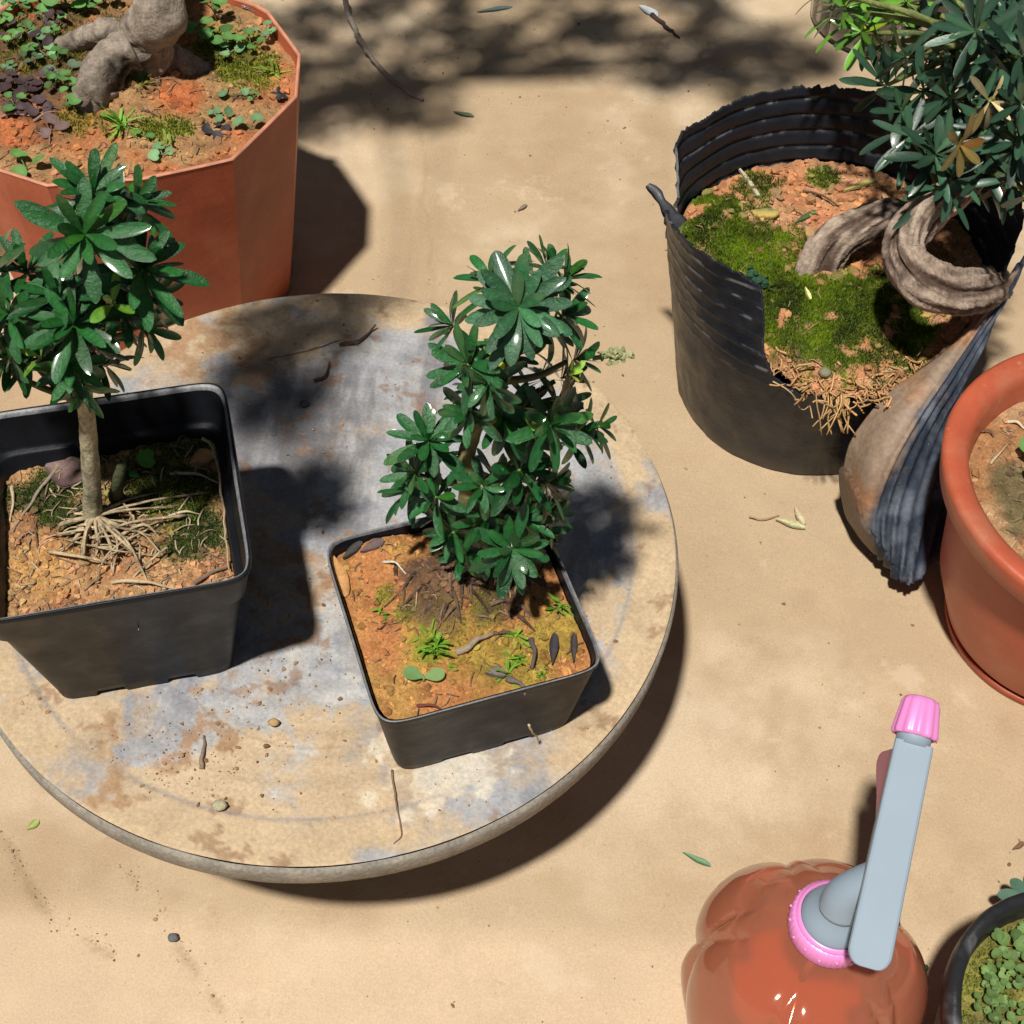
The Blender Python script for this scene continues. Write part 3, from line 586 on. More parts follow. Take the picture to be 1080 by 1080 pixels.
for qx, qy, dy, n, sc, md in ML:
    c = aty(qx, qy, YB + dy); j = np.argmin(np.linalg.norm(T[30:] - (c - A(0, 0, .015)), axis=1)) + 30; out = nrm((c - T[j]) * A(1, 1, .3))
    ax = {'s': out * 1.1 + A(0, -.25, .4), 'u': A(0, -.15, 1) + .2 * out, 'd': A(0, -.6, -.2) + out * .3}.get(md, out * .6 + A(0, -.3, .7)); ax = nrm(ax + rng.normal(size=3) * .14)
    limb(tr, [T[j], (T[j] + c) / 2 - A(0, 0, .004), c - ax * .002], .0019, .0010, A(.13, .14, .06), int(qx) + 100, 7, 10, .1)
    rosette(cr, c, ax, n + 3, .0205 * sc, .0056 * sc, A(.010, .070, .016), rng, 12, 100)
for k in range(16):
    qx, qy, dy = ML[rng.randint(len(ML))][:3]; c = aty(qx + rng.normal() * 9, qy + 8 + rng.normal() * 8, YB + dy + .006); rosette(cr, c, A(rng.normal() * .6, rng.normal() * .4, .8), 11, .016, .0042, A(.010, .070, .016), rng, 20, 105)
for q in ((45, 378), (118, 322)): rosette(cr, aty(*q, YB - .02), A(rng.normal() * .4, -.3, .8), 4, .013, .0045, A(.09, .22, .02), rng, 20, 80)
tr.build('trunk', M['bark'], lft, lo); cr.build('crown', M['leaf'], lft, lo)
fibres(s, 220, 4, lft, lo, A(.14, .08, .05), A(.50, .40, .26), (.003, .011))
seedling(onsoil(s, 152, 492, ZS), 0, 1, .0042, .009, A(.12, .36, .05), rng, lft, lo, 'seedling', .3)
seedling(onsoil(s, 135, 505, ZS), 0, 2, .0022, .005, A(.05, .2, .05), rng, lft, lo, 'seedling')
litter([('f', (48, 494), (92, 502), .019, A(.17, .11, .10), 'dead_leaf', 'broad purple brown dead leaf behind the stem of the tree in the deep black pot', 'dead leaf', 'dead leaves'),
        ('t', (88, 488), (64, 487), .0010, A(.35, .26, .17), 'twig', 'short twig along the back of the purple dead leaf in the left pot', 'twig', 'twigs'),
        ('t', (64, 488), (14, 560), .0012, A(.30, .24, .18), 'twig', 'long grey twig slanting across the left of the deep black pot soil', 'twig', 'twigs'),
        ('t', (13, 512), (12, 550), .0010, STR, 'twig', 'short upright pale twig at the left edge of the deep black pot soil', 'twig', 'twigs'),
        ('t', (180, 500), (232, 510), .0010, STR, 'twig', 'pale straight straw in the back right of the deep black pot', 'twig', 'twigs'),
        ('t', (118, 614), (190, 622), .0010, STR, 'twig', 'pale straw lying along the front rim of the deep black pot', 'twig', 'twigs'),
        ('t', (205, 615), (245, 598), .0012, A(.2, .13, .09), 'twig', 'brown stick in the front right corner of the deep black pot', 'twig', 'twigs'),
        ('t', (178, 545), (212, 542), .0008, STR * 1.1, 'twig', 'curly white rootlet right of the stem in the deep black pot', 'twig', 'twigs'),
        ('f', (200, 490), (226, 478), .009, A(.52, .27, .12), 'soil_clod', 'flat orange clay clod in the back right corner of the deep black pot', 'clod', 'clay clods')], s, ZS, 140)
tag(twig([at(212, 462, ZL - .012), at(224, 470, ZL - .014), at(231, 500, ZL - .02), at(238, 560, ZL - .026), at(241, 600, ZL - .028)], .0009, STR * .8, 'straw', seed=3), 'thin straw leaning along the inner right wall of the deep black pot', 'straw')

# ================================================================== ORANGE FACETED PLANTER (top left)
ZP = .17; pk = [(283, 13), (317, 60), (313, 103), (245, 167), (150, 190), (50, 199), (0, 182), (-60, 150)]
PO = A(-.264, .773); po_ = A(PO[0], PO[1], 0)
pts = np.array([at(*q, ZP)[:2] for q in pk]) - PO
ang = np.arctan2(pts[:, 1], pts[:, 0]); rd = np.hypot(*pts.T)
back = np.radians([50, 80, 110, 140, 170]); ang = np.r_[ang, back]; rd = np.r_[rd, [.113, .115, .116, .115, .114]]
oi = np.argsort(ang); ang = ang[oi]; rd = rd[oi]
def Rp(a):
    a = (np.asarray(a) + np.pi) % (2 * np.pi) - np.pi; P = np.c_[rd * np.cos(ang), rd * np.sin(ang)]
    i = np.searchsorted(ang, a) % len(ang); j = (i - 1) % len(ang); p0 = P[j]; p1 = P[i]; d = np.c_[np.cos(a), np.sin(a)]; e = p1 - p0
    return (p0[:, 0] * e[:, 1] - p0[:, 1] * e[:, 0]) / (d[:, 0] * e[:, 1] - d[:, 1] * e[:, 0])
RpS = lambda a: Rp(np.atleast_1d(a))
ora = thing('planter', po_, 'large faceted orange planter holding an old thick grey trunk among weeds, top left', 'planter')
prof = [(0, .003, 0), (.8, .003, 0), (.805, .001, 0), (.82, .001, 0), (.97, ZP * .8, 0), (1, ZP, 0), (1, ZP + .0004, .0006), (1, ZP, .0014), (.975, ZP - .02, .0014), (.93, ZP - .05, .0014)]
a_ = np.unique(np.r_[np.linspace(-np.pi, np.pi, 240, endpoint=False), ang])
R0 = RpS(a_); V = []
for sc, z, ins in prof:
    r = R0 * sc - ins; V.append(np.c_[PO[0] + r * np.cos(a_), PO[1] + r * np.sin(a_), np.full(len(a_), z) + .0015 * np.sin(3 * a_ + .5) * (z > .1)])
g = Geo(); g.add(np.vstack(V), quads(len(prof), len(a_))); g.build('planter_wall', M['orange'], ora, po_, False)
M['oranger'] = mat('worn_orange_rim', (.56, .24, .15), rough=.6, nsc=90, namp=.25, bump=.0003)
V = []
for sc, z, ins in ((1, ZP + .0002, -.0004), (1, ZP + .0012, .0002), (1, ZP + .0011, .0016), (1, ZP - .001, .0018)):
    r = R0 * sc - ins; V.append(np.c_[PO[0] + r * np.cos(a_), PO[1] + r * np.sin(a_), np.full(len(a_), z) + .0015 * np.sin(3 * a_ + .5)])
g = Geo(); g.add(np.vstack(V), quads(4, len(a_))); g.build('planter_rim', M['oranger'], ora, po_)
ZQ = ZP - .006
def zf(P): return ZQ + .010 * bump2(P, at(140, 90, ZQ), .04) + .003 * fbm(P, 25, 3, 2)
def cf(P):
    c = mixc(A(.38, .22, .10), A(.44, .17, .07), smooth(-.2, .4, fbm(P, 35, 4, 111)))
    c = mixc(c, A(.48, .14, .05), np.maximum(blob(P, 185, 105, ZQ, .018, 112), blob(P, 20, 140, ZQ, .02, 113)) * .85)
    c = mixc(c, A(.20, .24, .03), np.maximum.reduce([blob(P, 255, 75, ZQ, .026, 114), blob(P, 175, 140, ZQ, .018, 115), blob(P, 235, 50, ZQ, .02, 116)]) * .85)
    c = mixc(c, A(.26, .17, .035), np.maximum(blob(P, 85, 130, ZQ, .022, 117), blob(P, 140, 85, ZQ, .02, 118)) * .8)
    return mixc(c, SOD, np.maximum(blob(P, 40, 65, ZQ, .08, 119) * .9, smooth(.2, .5, fbm(P, 60, 4, 120)) * .4))
s = make_soil(PO[0], PO[1], lambda a: RpS(a) * .985 - .001, zf, cf, .0018, 27, 3000, .0011, ora, po_, amp=.0016, clod=.0016)
def mk(P): return np.maximum.reduce([blob(P, 255, 75, ZQ, .026, 114), blob(P, 175, 140, ZQ, .018, 115), .6 * blob(P, 235, 50, ZQ, .02, 116), .6 * blob(P, 85, 130, ZQ, .022, 117), .5 * blob(P, 140, 85, ZQ, .02, 118), .5 * blob(P, 30, 40, ZQ, .06, 119)])
mossify(s, mk, 52000, .0024, .00055, A(.12, .15, .02), A(.27, .31, .03), 28, ora, po_)
rng = np.random.RandomState(41)
BT = A(.30, .25, .20)
tr = Geo(); c0 = at(150, 60, ZQ)
T = limb(tr, [at(140, 75, ZQ - .01), at(150, 55, ZQ + .015), at(158, 30, ZQ + .035), at(168, 5, ZQ + .055), A(-.255, .83, .26), A(-.25, .86, .33), A(-.21, .87, .40), A(-.15, .88, .45)], .0185, .009, BT, 31, 48, 130, .30, 48)
for pts_, r0, r1 in (([(135, 45, .03), (118, 35, .022), (95, 38, .014), (75, 46, .004), (60, 52, -.008)], .0095, .005), ([(140, 50, .03), (120, 60, .026), (108, 80, .018), (98, 100, .008), (92, 116, -.006)], .0125, .0115), ([(150, 45, .03), (158, 55, .02), (150, 70, .01), (138, 85, -.005)], .014, .010), ([(160, 50, .02), (180, 62, .010), (200, 72, .003), (225, 80, -.006)], .012, .006), ([(110, 88, .012), (104, 105, .002), (100, 120, -.01)], .011, .012)):
    limb(tr, [at(a0, b0, ZQ + h) for a0, b0, h in pts_], r0, r1, BT, int(pts_[0][0] * 3 + r0 * 1000), 36, 70, .34, 55)
# crown above the frame; some unseen branches, also over the board, added for shade
cr = Geo()
shade_pads = [(-.255, .86, .40, .055), (-.20, .90, .42, .05), (-.14, .96, .42, .05), (-.05, .955, .44, .05), (.03, .93, .46, .055), (.10, .91, .46, .05), (.145, .95, .46, .045), (-.30, .93, .38, .06), (-.12, .90, .50, .03), (-.015, .985, .42, .035), (-.19, .845, .46, .05), (-.20, .47, .49, .05), (-.17, .52, .50, .03), (-.215, .425, .50, .04), (-.24, 1.00, .42, .06), (-.14, 1.04, .44, .055), (-.05, 1.05, .46, .055), (.05, 1.02, .46, .05), (.08, .955, .45, .04)]
for i, (x, y, z, r) in enumerate(shade_pads):
    limb(tr, [T[-1] if x > -.2 else T[-18], (T[-1] + A(x, y, z)) / 2 + A(0, 0, -.01), A(x, y, z - .01)], .005 if y > .6 else .0011, .002 if y > .6 else .0009, BT, 200 + i, 7, 14, .2)
    for k in range(int(38 * (r / .05) ** 2)):
        d = rng.normal(size=3); d = d / np.linalg.norm(d) * rng.uniform(.2, 1) ** .5; c = A(x, y, z) + d * A(r, r, r * .35)
        rosette(cr, c, A(d[0], d[1], 1.0), 8, .018, .006, LG * 1.3, rng, 20, 100)
tr.build('trunk', M['bark'], ora, po_); cr.build('crown', M['leaf'], ora, po_)
fibres(s, 170, 5, ora, po_, A(.12, .08, .06), A(.36, .24, .15), (.004, .014))
WG = A(.16, .36, .10); WB = A(.20, .38, .18); WP = A(.10, .065, .07)
for (qx, qy, nl, r, h, c) in [(215, 45, 4, .0055, .012, WG), (228, 22, 4, .0058, .016, WG), (200, 38, 3, .005, .009, WG), (232, 48, 4, .005, .008, WG), (265, 52, 3, .0045, .008, WG), (280, 42, 3, .0048, .009, WB), (243, 58, 2, .0045, .005, WB), (246, 103, 1, .0055, .004, WB), (232, 126, 3, .0045, .005, WB), (264, 137, 2, .0062, .006, WB), (268, 105, 2, .003, .004, WG), (154, 147, 1, .004, .004, WG), (28, 180, 2, .0055, .006, WG), (70, 5, 3, .009, .012, WG), (45, 15, 4, .005, .010, WG), (20, 12, 5, .005, .009, WG), (5, 30, 4, .005, .009, WG), (28, 38, 5, .004, .007, WG), (50, 62, 3, .004, .006, WB), (45, 45, 4, .004, .008, WB), (12, 78, 4, .0035, .006, WB), (70, 78, 2, .006, .006, A(.17, .25, .16)), (22, 100, 3, .007, .006, WP), (55, 140, 2, .0075, .005, A(.22, .15, .14)), (35, 92, 3, .005, .005, WP), (40, 118, 3, .005, .004, WP), (295, 105, 4, .0038, .004, A(.05, .05, .06)), (228, 142, 4, .0038, .003, A(.06, .055, .06)), (90, 12, 4, .005, .008, WG), (110, 4, 3, .005, .01, WG), (172, 165, 3, .0038, .004, WB), (8, 10, 4, .005, .012, WG), (30, 5, 5, .0048, .012, WG), (60, 28, 4, .004, .008, WG), (10, 50, 4, .004, .008, WG), (32, 60, 4, .0038, .007, WG), (55, 85, 3, .004, .006, WP), (18, 118, 3, .005, .005, WP)]:
    seedling(onsoil(s, qx, qy, ZQ), 0, nl + rng.randint(0, 2), r * rng.uniform(.65, 1.0), h, c * rng.uniform(.6, 1.1), rng, ora, po_)
for k in range(34):
    qx, qy = rng.uniform(0, 125), rng.uniform(0, 125)
    if (qx - 110) ** 2 + (qy - 60) ** 2 > 2200: seedling(onsoil(s, qx, qy, ZQ), 0, rng.randint(2, 5), rng.uniform(.002, .0045), .008, (WG, WG * .6, WB * .7, WP)[rng.randint(4)] * rng.uniform(.6, 1.1), rng, ora, po_)
for q, n, L, c in (((130, 132), 26, .017, A(.16, .40, .04)), ((150, 88), 14, .013, A(.10, .2, .04)), ((290, 78), 10, .016, A(.25, .38, .05)), ((178, 152), 9, .009, A(.18, .3, .03)), ((112, 140), 12, .008, A(.25, .22, .04))):
    tuft(onsoil(s, *q, ZQ), n, L, c, rng, ora, po_, W=.0016)
litter([('t', (35, 128), (60, 118), .0009, A(.3, .2, .16), 'twig', 'thin brown stalk among purple weeds at the left of the orange planter', 'twig', 'twigs'),
        ('t', (0, 123), (40, 124), .0008, A(.35, .2, .16), 'twig', 'reddish stalk at the left frame edge in the orange planter', 'twig', 'twigs'),
        ('f', (255, 8), (285, 14), .005, A(.30, .24, .2), 'dead_leaf', 'grey brown curled dead leaf at the back rim of the orange planter', 'dead leaf', 'dead leaves'),
        ('f', (52, 15), (70, 20), .009, A(.36, .2, .12), 'dead_leaf', 'brown dead leaf among the green weeds, top left of the orange planter', 'dead leaf', 'dead leaves')], s, ZQ, 240)
g = Geo(); pt = at(196, 208, .145); V, F = lathe([(0.0001, .0), (.0018, .0005), (.0018, .0015), (.0008, .003), (.0001, .0032)], (0, 0), 10); g.add(pt + V[:, [0, 2, 1]] * A(1, -1, 1), F); g.build('rivet', M['orange'], ora, po_)

# ================================================================== RIBBED BLACK POT (right)
PB = A(.195, .6925); bo = A(PB[0], PB[1], 0); ZB = .166
blk = thing('potted_tree', bo, 'twisted grey trunk and moss in a torn round black ribbed pot, upper right', 'potted plant', 'potted trees')
ha = np.radians([-180, -172, -160, -145, -132, -126, -123, -120, -115, -109, -92, -70, -62, -52, -40, -20, 2, 30, 60, 90, 120, 150, 157, 160, 164, 170, 180])
hv = np.array([.148, .156, .165, .168, .166, .160, .145, .118, .10, .094, .090, .087, .088, .088, .088, .095, .155, .166, .166, .167, .167, .166, .163, .13, .122, .135, .148])
def Hr(a): a = (a + np.pi) % (2 * np.pi) - np.pi; return np.interp(a, ha, hv) + .0012 * vn(np.c_[a * 40, a * 0], 3) + .0008 * vn(np.c_[a * 110, a * 0], 4)
n, m = 720, 150; a = np.linspace(-np.pi, np.pi, n, endpoint=False); Ht = Hr(a); V = []; Vi = []; Cc = []
def Rb(a, z): 
    z = np.asarray(z)
    r = .083 + .029 * z / .166 + .0011 * smooth(.085, .105, z) * (.35 + .65 * (a > 0)) * (1.5 * np.maximum(0, np.sin(z * 2 * np.pi / .0112)) ** 4 - .4) + .0035 * np.exp(-(z / .006) ** 2) * 0
    lean = np.exp(-(((a + np.radians(126)) / .28) ** 2)) * smooth(.09, .17, z) * .012
    out = np.exp(-(((a - np.radians(152)) / .12) ** 2)) * smooth(.12, .17, z) * .004
    return r - lean + out + .0012 * np.sin(2 * a + 1) + .0006 * vn(np.c_[a * 9, z * 60 + a * 0], 7)
for k in range(m):
    z = np.minimum(.0005 + (ZB + .004) * (k / (m - 1)), Ht); V.append(np.c_[PB[0] + Rb(a, z) * np.cos(a), PB[1] + Rb(a, z) * np.sin(a), z])
for k in range(m - 1, 20, -1):
    z = np.minimum(.0005 + (ZB + .004) * (k / (m - 1)), Ht); r = Rb(a, z) - .0017; Vi.append(np.c_[PB[0] + r * np.cos(a), PB[1] + r * np.sin(a), z])
V = np.vstack(V + Vi); bb = A(.016, .019, .026)
zc = V[:, 2]; rib = smooth(.75, .98, np.sin(zc * 2 * np.pi / .0112)) * smooth(.088, .1, zc)
an = np.arctan2(V[:, 1] - PB[1], V[:, 0] - PB[0]); scr = smooth(.1, .5, fbm(np.c_[an * 12, zc * 300], 1, 3, 14))
C = mixc(bb, A(.24, .26, .29), rib * scr * .85); C = mixc(C, A(.10, .08, .06), smooth(.018, 0, zc) * .6)
outer = np.arange(len(V)) < n * m
C = mixc(C, A(.052, .050, .052), smooth(.0, .5, fbm(V, 25, 4, 15)) * .5 * outer)
g = Geo(); Fq = quads(2 * m - 21, n)
z4 = V[Fq][:, :, 2]; rows = Fq[:, 0] // n; ar = np.ptp(z4, axis=1); keep = (ar > 1e-7) | (rows == m - 1); Fq = Fq[keep]
g.add(V, Fq, C); g.build('pot', M['ribbed'], blk, bo)
g = Geo(); P = catmull([at(716, 240, .128), at(708, 228, .137), at(699, 214, .146), at(692, 203, .150), at(683, 195, .153)], 24)
side = nrm(np.cross(P[-1] - P[0], A(0, -.7, .7))); wv = np.r_[np.linspace(.007, .0030, 12), np.linspace(.0028, .0034, 8), np.linspace(.0032, .0016, 4)] * (1 + .08 * np.sin(np.arange(24) * .9))
up_ = nrm(np.cross(side, P[-1] - P[0])) * .0005
VV = np.stack([P - side * wv[:, None], P + .25 * side * wv[:, None] + up_ * 1.6, P + side * wv[:, None], P - up_ * .6], 1).reshape(-1, 3); g.add(VV, quads(24, 4), A(.09, .095, .11)); g.build('torn_strip', M['ribbed'], blk, bo)
# soil and moss
def zf(P):
    y = P[:, 1] - PB[1]; d = .108 + .10 * y
    d = d + .012 * bump2(P, at(760, 225, .12), .022) + .008 * bump2(P, at(850, 330, .105), .03) + .006 * bump2(P, at(930, 340, .10), .03) + .004 * fbm(P, 30, 3, 9)
    return d - .006 * smooth(.07, .10, np.hypot(*(P - PB).T)) * (y < -.05)
def gm(P): return smooth(-.58, -.30, fbm(P, 48, 4, 201) + .3 * fbm(P, 160, 3, 202)) * np.maximum.reduce([blob(P, 740, 225, .12, .028, 131), blob(P, 785, 270, .115, .044, 132), blob(P, 840, 320, .11, .042, 133), blob(P, 870, 345, .105, .038, 134), blob(P, 930, 340, .10, .040, 135), blob(P, 880, 375, .10, .018, 130), blob(P, 870, 180, .122, .012, 136) * .8, blob(P, 800, 185, .122, .018, 137) * .65, blob(P, 810, 215, .12, .006, 138) * .8, blob(P, 905, 385, .095, .012, 139)])
def cf(P):
    c = mixc(A(.50, .23, .11), A(.54, .30, .16), smooth(-.3, .4, fbm(P, 45, 4, 140)))
    c = mixc(c, SOD * 1.3, smooth(.2, .5, fbm(P, 70, 4, 142)) * .4)
    c = mixc(c, A(.09, .14, .02), gm(P)); return mixc(c, A(.055, .06, .025), blob(P, 860, 365, .1, .018, 143) * .5)
s = make_soil(PB[0], PB[1], lambda a: .0995 + .0022 * np.sin(2 * np.asarray(a) + 1) * .4 - .012 * np.exp(-((np.asarray(a) + np.radians(122)) / .35) ** 2), zf, cf, .0014, 37, 3600, .0013, blk, bo, amp=.0018, clod=.0024)
mossify(s, gm, 150000, .0024, .00040, A(.045, .06, .014), A(.30, .44, .02), 38, blk, bo)
rng = np.random.RandomState(9)
# twisted trunk
def rfT(a, f): return 1 + .17 * np.sin(3 * a + f * 26) - .10 * np.abs(np.sin(3.5 * a + f * 30 + 1)) ** 4 + .05 * np.sin(13 * a + f * 50) + .03 * np.sin(21 * a + f * 64)
TP = [at(862, 300, .092), at(862, 280, .108), at(880, 255, .124), at(908, 240, .132), at(938, 228, .136), at(968, 234, .120), at(1000, 246, .088), at(1040, 290, .082), at(1046, 302, .115), at(1026, 308, .146), at(994, 306, .162), at(966, 288, .172), at(955, 262, .18), at(963, 238, .19), at(985, 216, .198), at(1012, 198, .206), at(1035, 170, .218), at(1050, 130, .235), at(1052, 90, .25), at(1045, 50, .265)]
P = catmull(TP, 260); f = np.linspace(0, 1, 260); rdv = np.interp(f, [0, .06, .2, .4, .55, .7, .8, 1], [.018, .0132, .0105, .0112, .0130, .0112, .0095, .0045])
NT = 84; Vt, Ft = tube(P, rdv, NT, True, rfT); k = 260 * NT; cen = np.repeat(P, NT, 0)
aT = np.tile(np.linspace(0, 2 * np.pi, NT, endpoint=False), 260); fT = np.repeat(f, 1 * NT); st_ = fbm(np.c_[np.cos(aT + fT * 9) * 3.2, np.sin(aT + fT * 9) * 3.2, fT * 9], 1.6, 5, 66, .6); fr = .55 * fbm(Vt[:k], 130, 4, 12) + 1.0 * st_
Vt[:k] = cen + (Vt[:k] - cen) * (1 + .14 * fr)[:, None]
aa2 = aT; ff = fT
rv = np.sin(3 * aa2 + ff * 26) * .6 + np.sin(7 * aa2 + ff * 38 + 1) * .4
Ct = mixc(A(.10, .066, .050), A(.39, .305, .24), np.r_[smooth(-1.0, .9, .6 * rv + 2.2 * fr), 0, 0])
tr = Geo(); tr.add(Vt, Ft, Ct)
TT = P[190:]
MB = [(1010, 152, 0.250, 8, 1.0, 'y'), (1042, 106, 0.265, 6, .85, 'p'), (985, 165, 0.230, 12, 1.25, 'b'), (960, 145, 0.225, 9, 1.15, 'b'), (1000, 190, 0.220, 9, 1.1, 'b'), (1040, 178, 0.225, 10, 1.1, 'b'), (1072, 150, 0.245, 12, 1.1, 'b'), (1065, 190, 0.225, 8, 1.0, 'b'), (1085, 205, 0.225, 8, 1.0, 'b'), (1075, 110, 0.265, 12, 1.1, 'b'), (1055, 55, 0.275, 14, 1.2, 'b'), (1030, 35, 0.285, 13, 1.2, 'b'), (1075, 20, 0.275, 13, 1.2, 'b'), (1075, 60, 0.285, 12, 1.1, 'b'), (1005, 105, 0.245, 12, 1.2, 'b'), (975, 95, 0.235, 10, 1.15, 'b'), (950, 120, 0.220, 8, 1.1, 'b'), (1020, 75, 0.255, 10, 1.1, 'b'), (960, 60, 0.245, 11, 1.25, 'b'), (985, 40, 0.245, 10, 1.2, 'b'), (935, 90, 0.215, 8, 1.1, 'b'), (1090, 90, 0.265, 10, 1.1, 'b'), (1000, -5, 0.265, 12, 1.2, 'b'), (1050, -15, 0.265, 13, 1.2, 'b'),
      (892, 10, 0.235, 13, 1.05, 'g'), (925, 12, 0.235, 12, 1.0, 'g'), (910, 35, 0.230, 11, 1.0, 'g'), (955, 5, 0.245, 12, 1.05, 'g'), (875, -8, 0.245, 10, 1.0, 'g'), (935, 45, 0.227, 9, .95, 'b'), (1100, 140, 0.245, 11, 1.1, 'b'), (1110, 50, 0.265, 12, 1.1, 'b'), (1045, 140, 0.235, 9, 1.0, 'b')]
cb = {'y': A(.135, .105, .032), 'p': A(.26, .22, .13), 'b': A(.020, .056, .034), 'g': A(.08, .21, .026)}; cr = Geo()
for qx, qy, z, n_, sc, md in MB:
    c = at(qx, qy, z); j = np.argmin(np.linalg.norm(TT - c, axis=1)); out = nrm(c - TT[j] + A(0, -.004, .004))
    ax = nrm((A(.45, -.75, .35) if md in 'yp' else out * .5 + A(0, -.45, .6)) + rng.normal(size=3) * (.05 if md == 'y' else .25)); 
    limb(tr, [TT[j], (TT[j] + c) / 2 + A(0, 0, .004), c], .0026, .0012, A(.20, .24, .08), int(qx) + 300, 7, 12, .1)
    rosette(cr, c, ax, n_, (.0235 if md != 'y' else .0205) * sc, (.0056 if md != 'y' else .0070) * sc, cb[md], rng, 25 if md != 'y' else 50, 105 if md != 'y' else 84, .45)
    if md in 'bg':
        for q_ in range(5):
            e = c - ax * .004 * (q_ + 1) + rng.normal(size=3) * .001; rosette(cr, e, ax, 1, .027 * sc, .0054 * sc, cb[md], rng, 70, 100)
for k in range(36):
    qx = rng.uniform(995, 1125); qy = rng.uniform(-30, 200); z = .218 + .05 * (200 - qy) / 230 - rng.uniform(.005, .035); c = at(qx, qy, z)
    rosette(cr, c, A(rng.normal() * .4, rng.normal() * .4 - .2, .7), 10, .024, .0056, cb['b'] * .9, rng, 25, 110)
tr.build('trunk', M['bark'], blk, bo); cr.build('crown', M['leafblue'], blk, bo)
fibres(s, 130, 6, blk, bo, A(.12, .07, .04), A(.45, .30, .15), (.003, .012))
wd = onsoil(s, 797, 298, .11); g = Geo()
for i in range(26):
    c = wd + A(rng.normal() * .006, rng.normal() * .006, .003 + rng.uniform(0, .002)); roundleaf(g, c, .0022, nrm(A(0, -.2, 1) + rng.normal(size=3) * .4), A(.035, .10, .05), rng, False); g.add(*tube([c, c - A(0, 0, .005)], .0003, 4), A(.1, .15, .06))
g.build('creeping_weed', M['weed'], blk, bo)
litter([('f', (775, 174), (804, 212), .0035, A(.40, .36, .24), 'straw', 'long pale dry blade lying slantwise on the soil of the ribbed black pot', 'dry blade', None),
        ('f', (889, 203), (926, 189), .0046, A(.36, .32, .10), 'fallen_leaf', 'olive yellow narrow leaf on orange soil behind the arching root of the ribbed pot', 'leaf', 'fallen leaves'),
        ('f', (838, 237), (862, 222), .0042, A(.05, .11, .03), 'fallen_leaf', 'dark green narrow leaf on soil just left of the arching root in the ribbed pot', 'leaf', 'fallen leaves'),
        ('t', (842, 200), (885, 218), .0010, A(.10, .06, .04), 'twig', 'thin dark twig on the back soil of the ribbed black pot', 'twig', 'twigs'),
        ('f', (849, 304), (855, 317), .0026, A(.6, .62, .22), 'petal', 'tiny pale yellow petal on moss below the arching root', 'petal', None),
        ('f', (928, 395), (958, 388), .0052, A(.42, .32, .16), 'dead_leaf', 'tan dead leaf at the front soil of the ribbed pot', 'dead leaf', 'dead leaves')], s, .11, 340)
g = Geo(); c = onsoil(s, 807, 226, .12, .002); V = ICO_V * A(.0078, .0042, .003) ; V, F = lathe([(.0001, .0), (.8, 0), (1, .3), (1, .7), (.85, .95), (.0001, 1)], (0, 0), 18, lambda a, z: 1 + .12 * np.sin(2 * a + 1) + .08 * np.sin(5 * a))
g.add(c - A(0, 0, .002) + V * A(.0085, .0045, .0045), F, mixc(A(.50, .36, .10), A(.24, .26, .10), np.clip(V[:, 1] + .3, 0, 1))); tag(g.build('stone', M['litter'], None, c), 'flat yellow stone on the soil in the back of the ribbed black pot', 'stone')
g = Geo(); c = onsoil(s, 870, 393, .1, .001); V, F = lathe([(.0001, -.8), (.6, -.6), (.95, -.1), (.85, .5), (.5, .85), (.0001, 1)], (0, 0), 18); g.add(c + V * A(.0042, .004, .0032), F, A(.22, .21, .13)); tag(g.build('pebble', M['litter'], None, c), 'round grey green pebble at the mossy front edge of the ribbed pot', 'pebble')
# fibrous mulch spilling over the torn edge
g = Geo()
for i in range(150):
    q = (rng.uniform(805, 985), 0); qy = np.interp(q[0], [805, 830, 870, 930, 985], [378, 402, 418, 420, 385]) + rng.normal() * 9
    p0 = onsoil(s, q[0], qy - 6, .095, .001 + rng.uniform(0, .003)); a1 = rng.uniform(0, 6.28); L = rng.uniform(.004, .013)
    p1 = p0 + A(math.cos(a1), math.sin(a1), rng.normal() * .25) * L
    g.add(*tube(catmull([p0, (p0 + p1) / 2 + rng.normal(size=3) * .0018, p1], 6), rng.uniform(.0003, .0008), 4), A(.52, .30, .13) * rng.uniform(.6, 1.3))
for i in range(22):
    p0 = at(885 + rng.normal() * 8, 425, .093); L = rng.uniform(.006, .022); d = A(rng.normal() * .4, -.5, -.8)
    g.add(*tube(catmull([p0 + A(0, .006, .003), p0 + A(0, -.001, .001), p0 + d * L * .5 + rng.normal(size=3) * .0015, p0 + d * L], 8), .0005, 4), A(.50, .31, .13) * rng.uniform(.7, 1.2))
tag(g.build('root_fibre', M['litter'], blk, bo), kind='stuff')
tag(twig([at(815, 402, .098), at(835, 415, .092), at(846, 432, .08), at(858, 424, .083)], .0005, STR, 'straw', seed=5), 'thin hooked straw hanging over the torn front wall of the ribbed pot', 'straw')

# ------------------------------------------------------------------ piece of ribbed sheet
rows = [[(1000, 374, .112), (1030, 335, .125), (1062, 300, .135), (1085, 270, .135)],
        [(945, 408, .098), (985, 388, .115), (1020, 360, .122), (1055, 330, .122)],
        [(906, 450, .078), (945, 440, .100), (985, 420, .108), (1024, 395, .105)],
        [(889, 490, .052), (918, 500, .074), (960, 475, .086), (1006, 448, .082)],
        [(893, 535, .020), (912, 548, .042), (950, 530, .056), (1005, 500, .060)],
        [(905, 560, .009), (925, 578, .024), (955, 582, .034), (1004, 548, .032)],
        [(914, 574, .010), (932, 590, .015), (961, 616, .020), (1005, 574, .020)]]
G0 = np.array([[at(*q) for q in r] for r in rows]); nu, nv = 90, 70
Gm = np.array([catmull(G0[:, j], nu) for j in range(4)]).transpose(1, 0, 2); Gm = np.array([catmull(Gm[i], nv) for i in range(nu)])
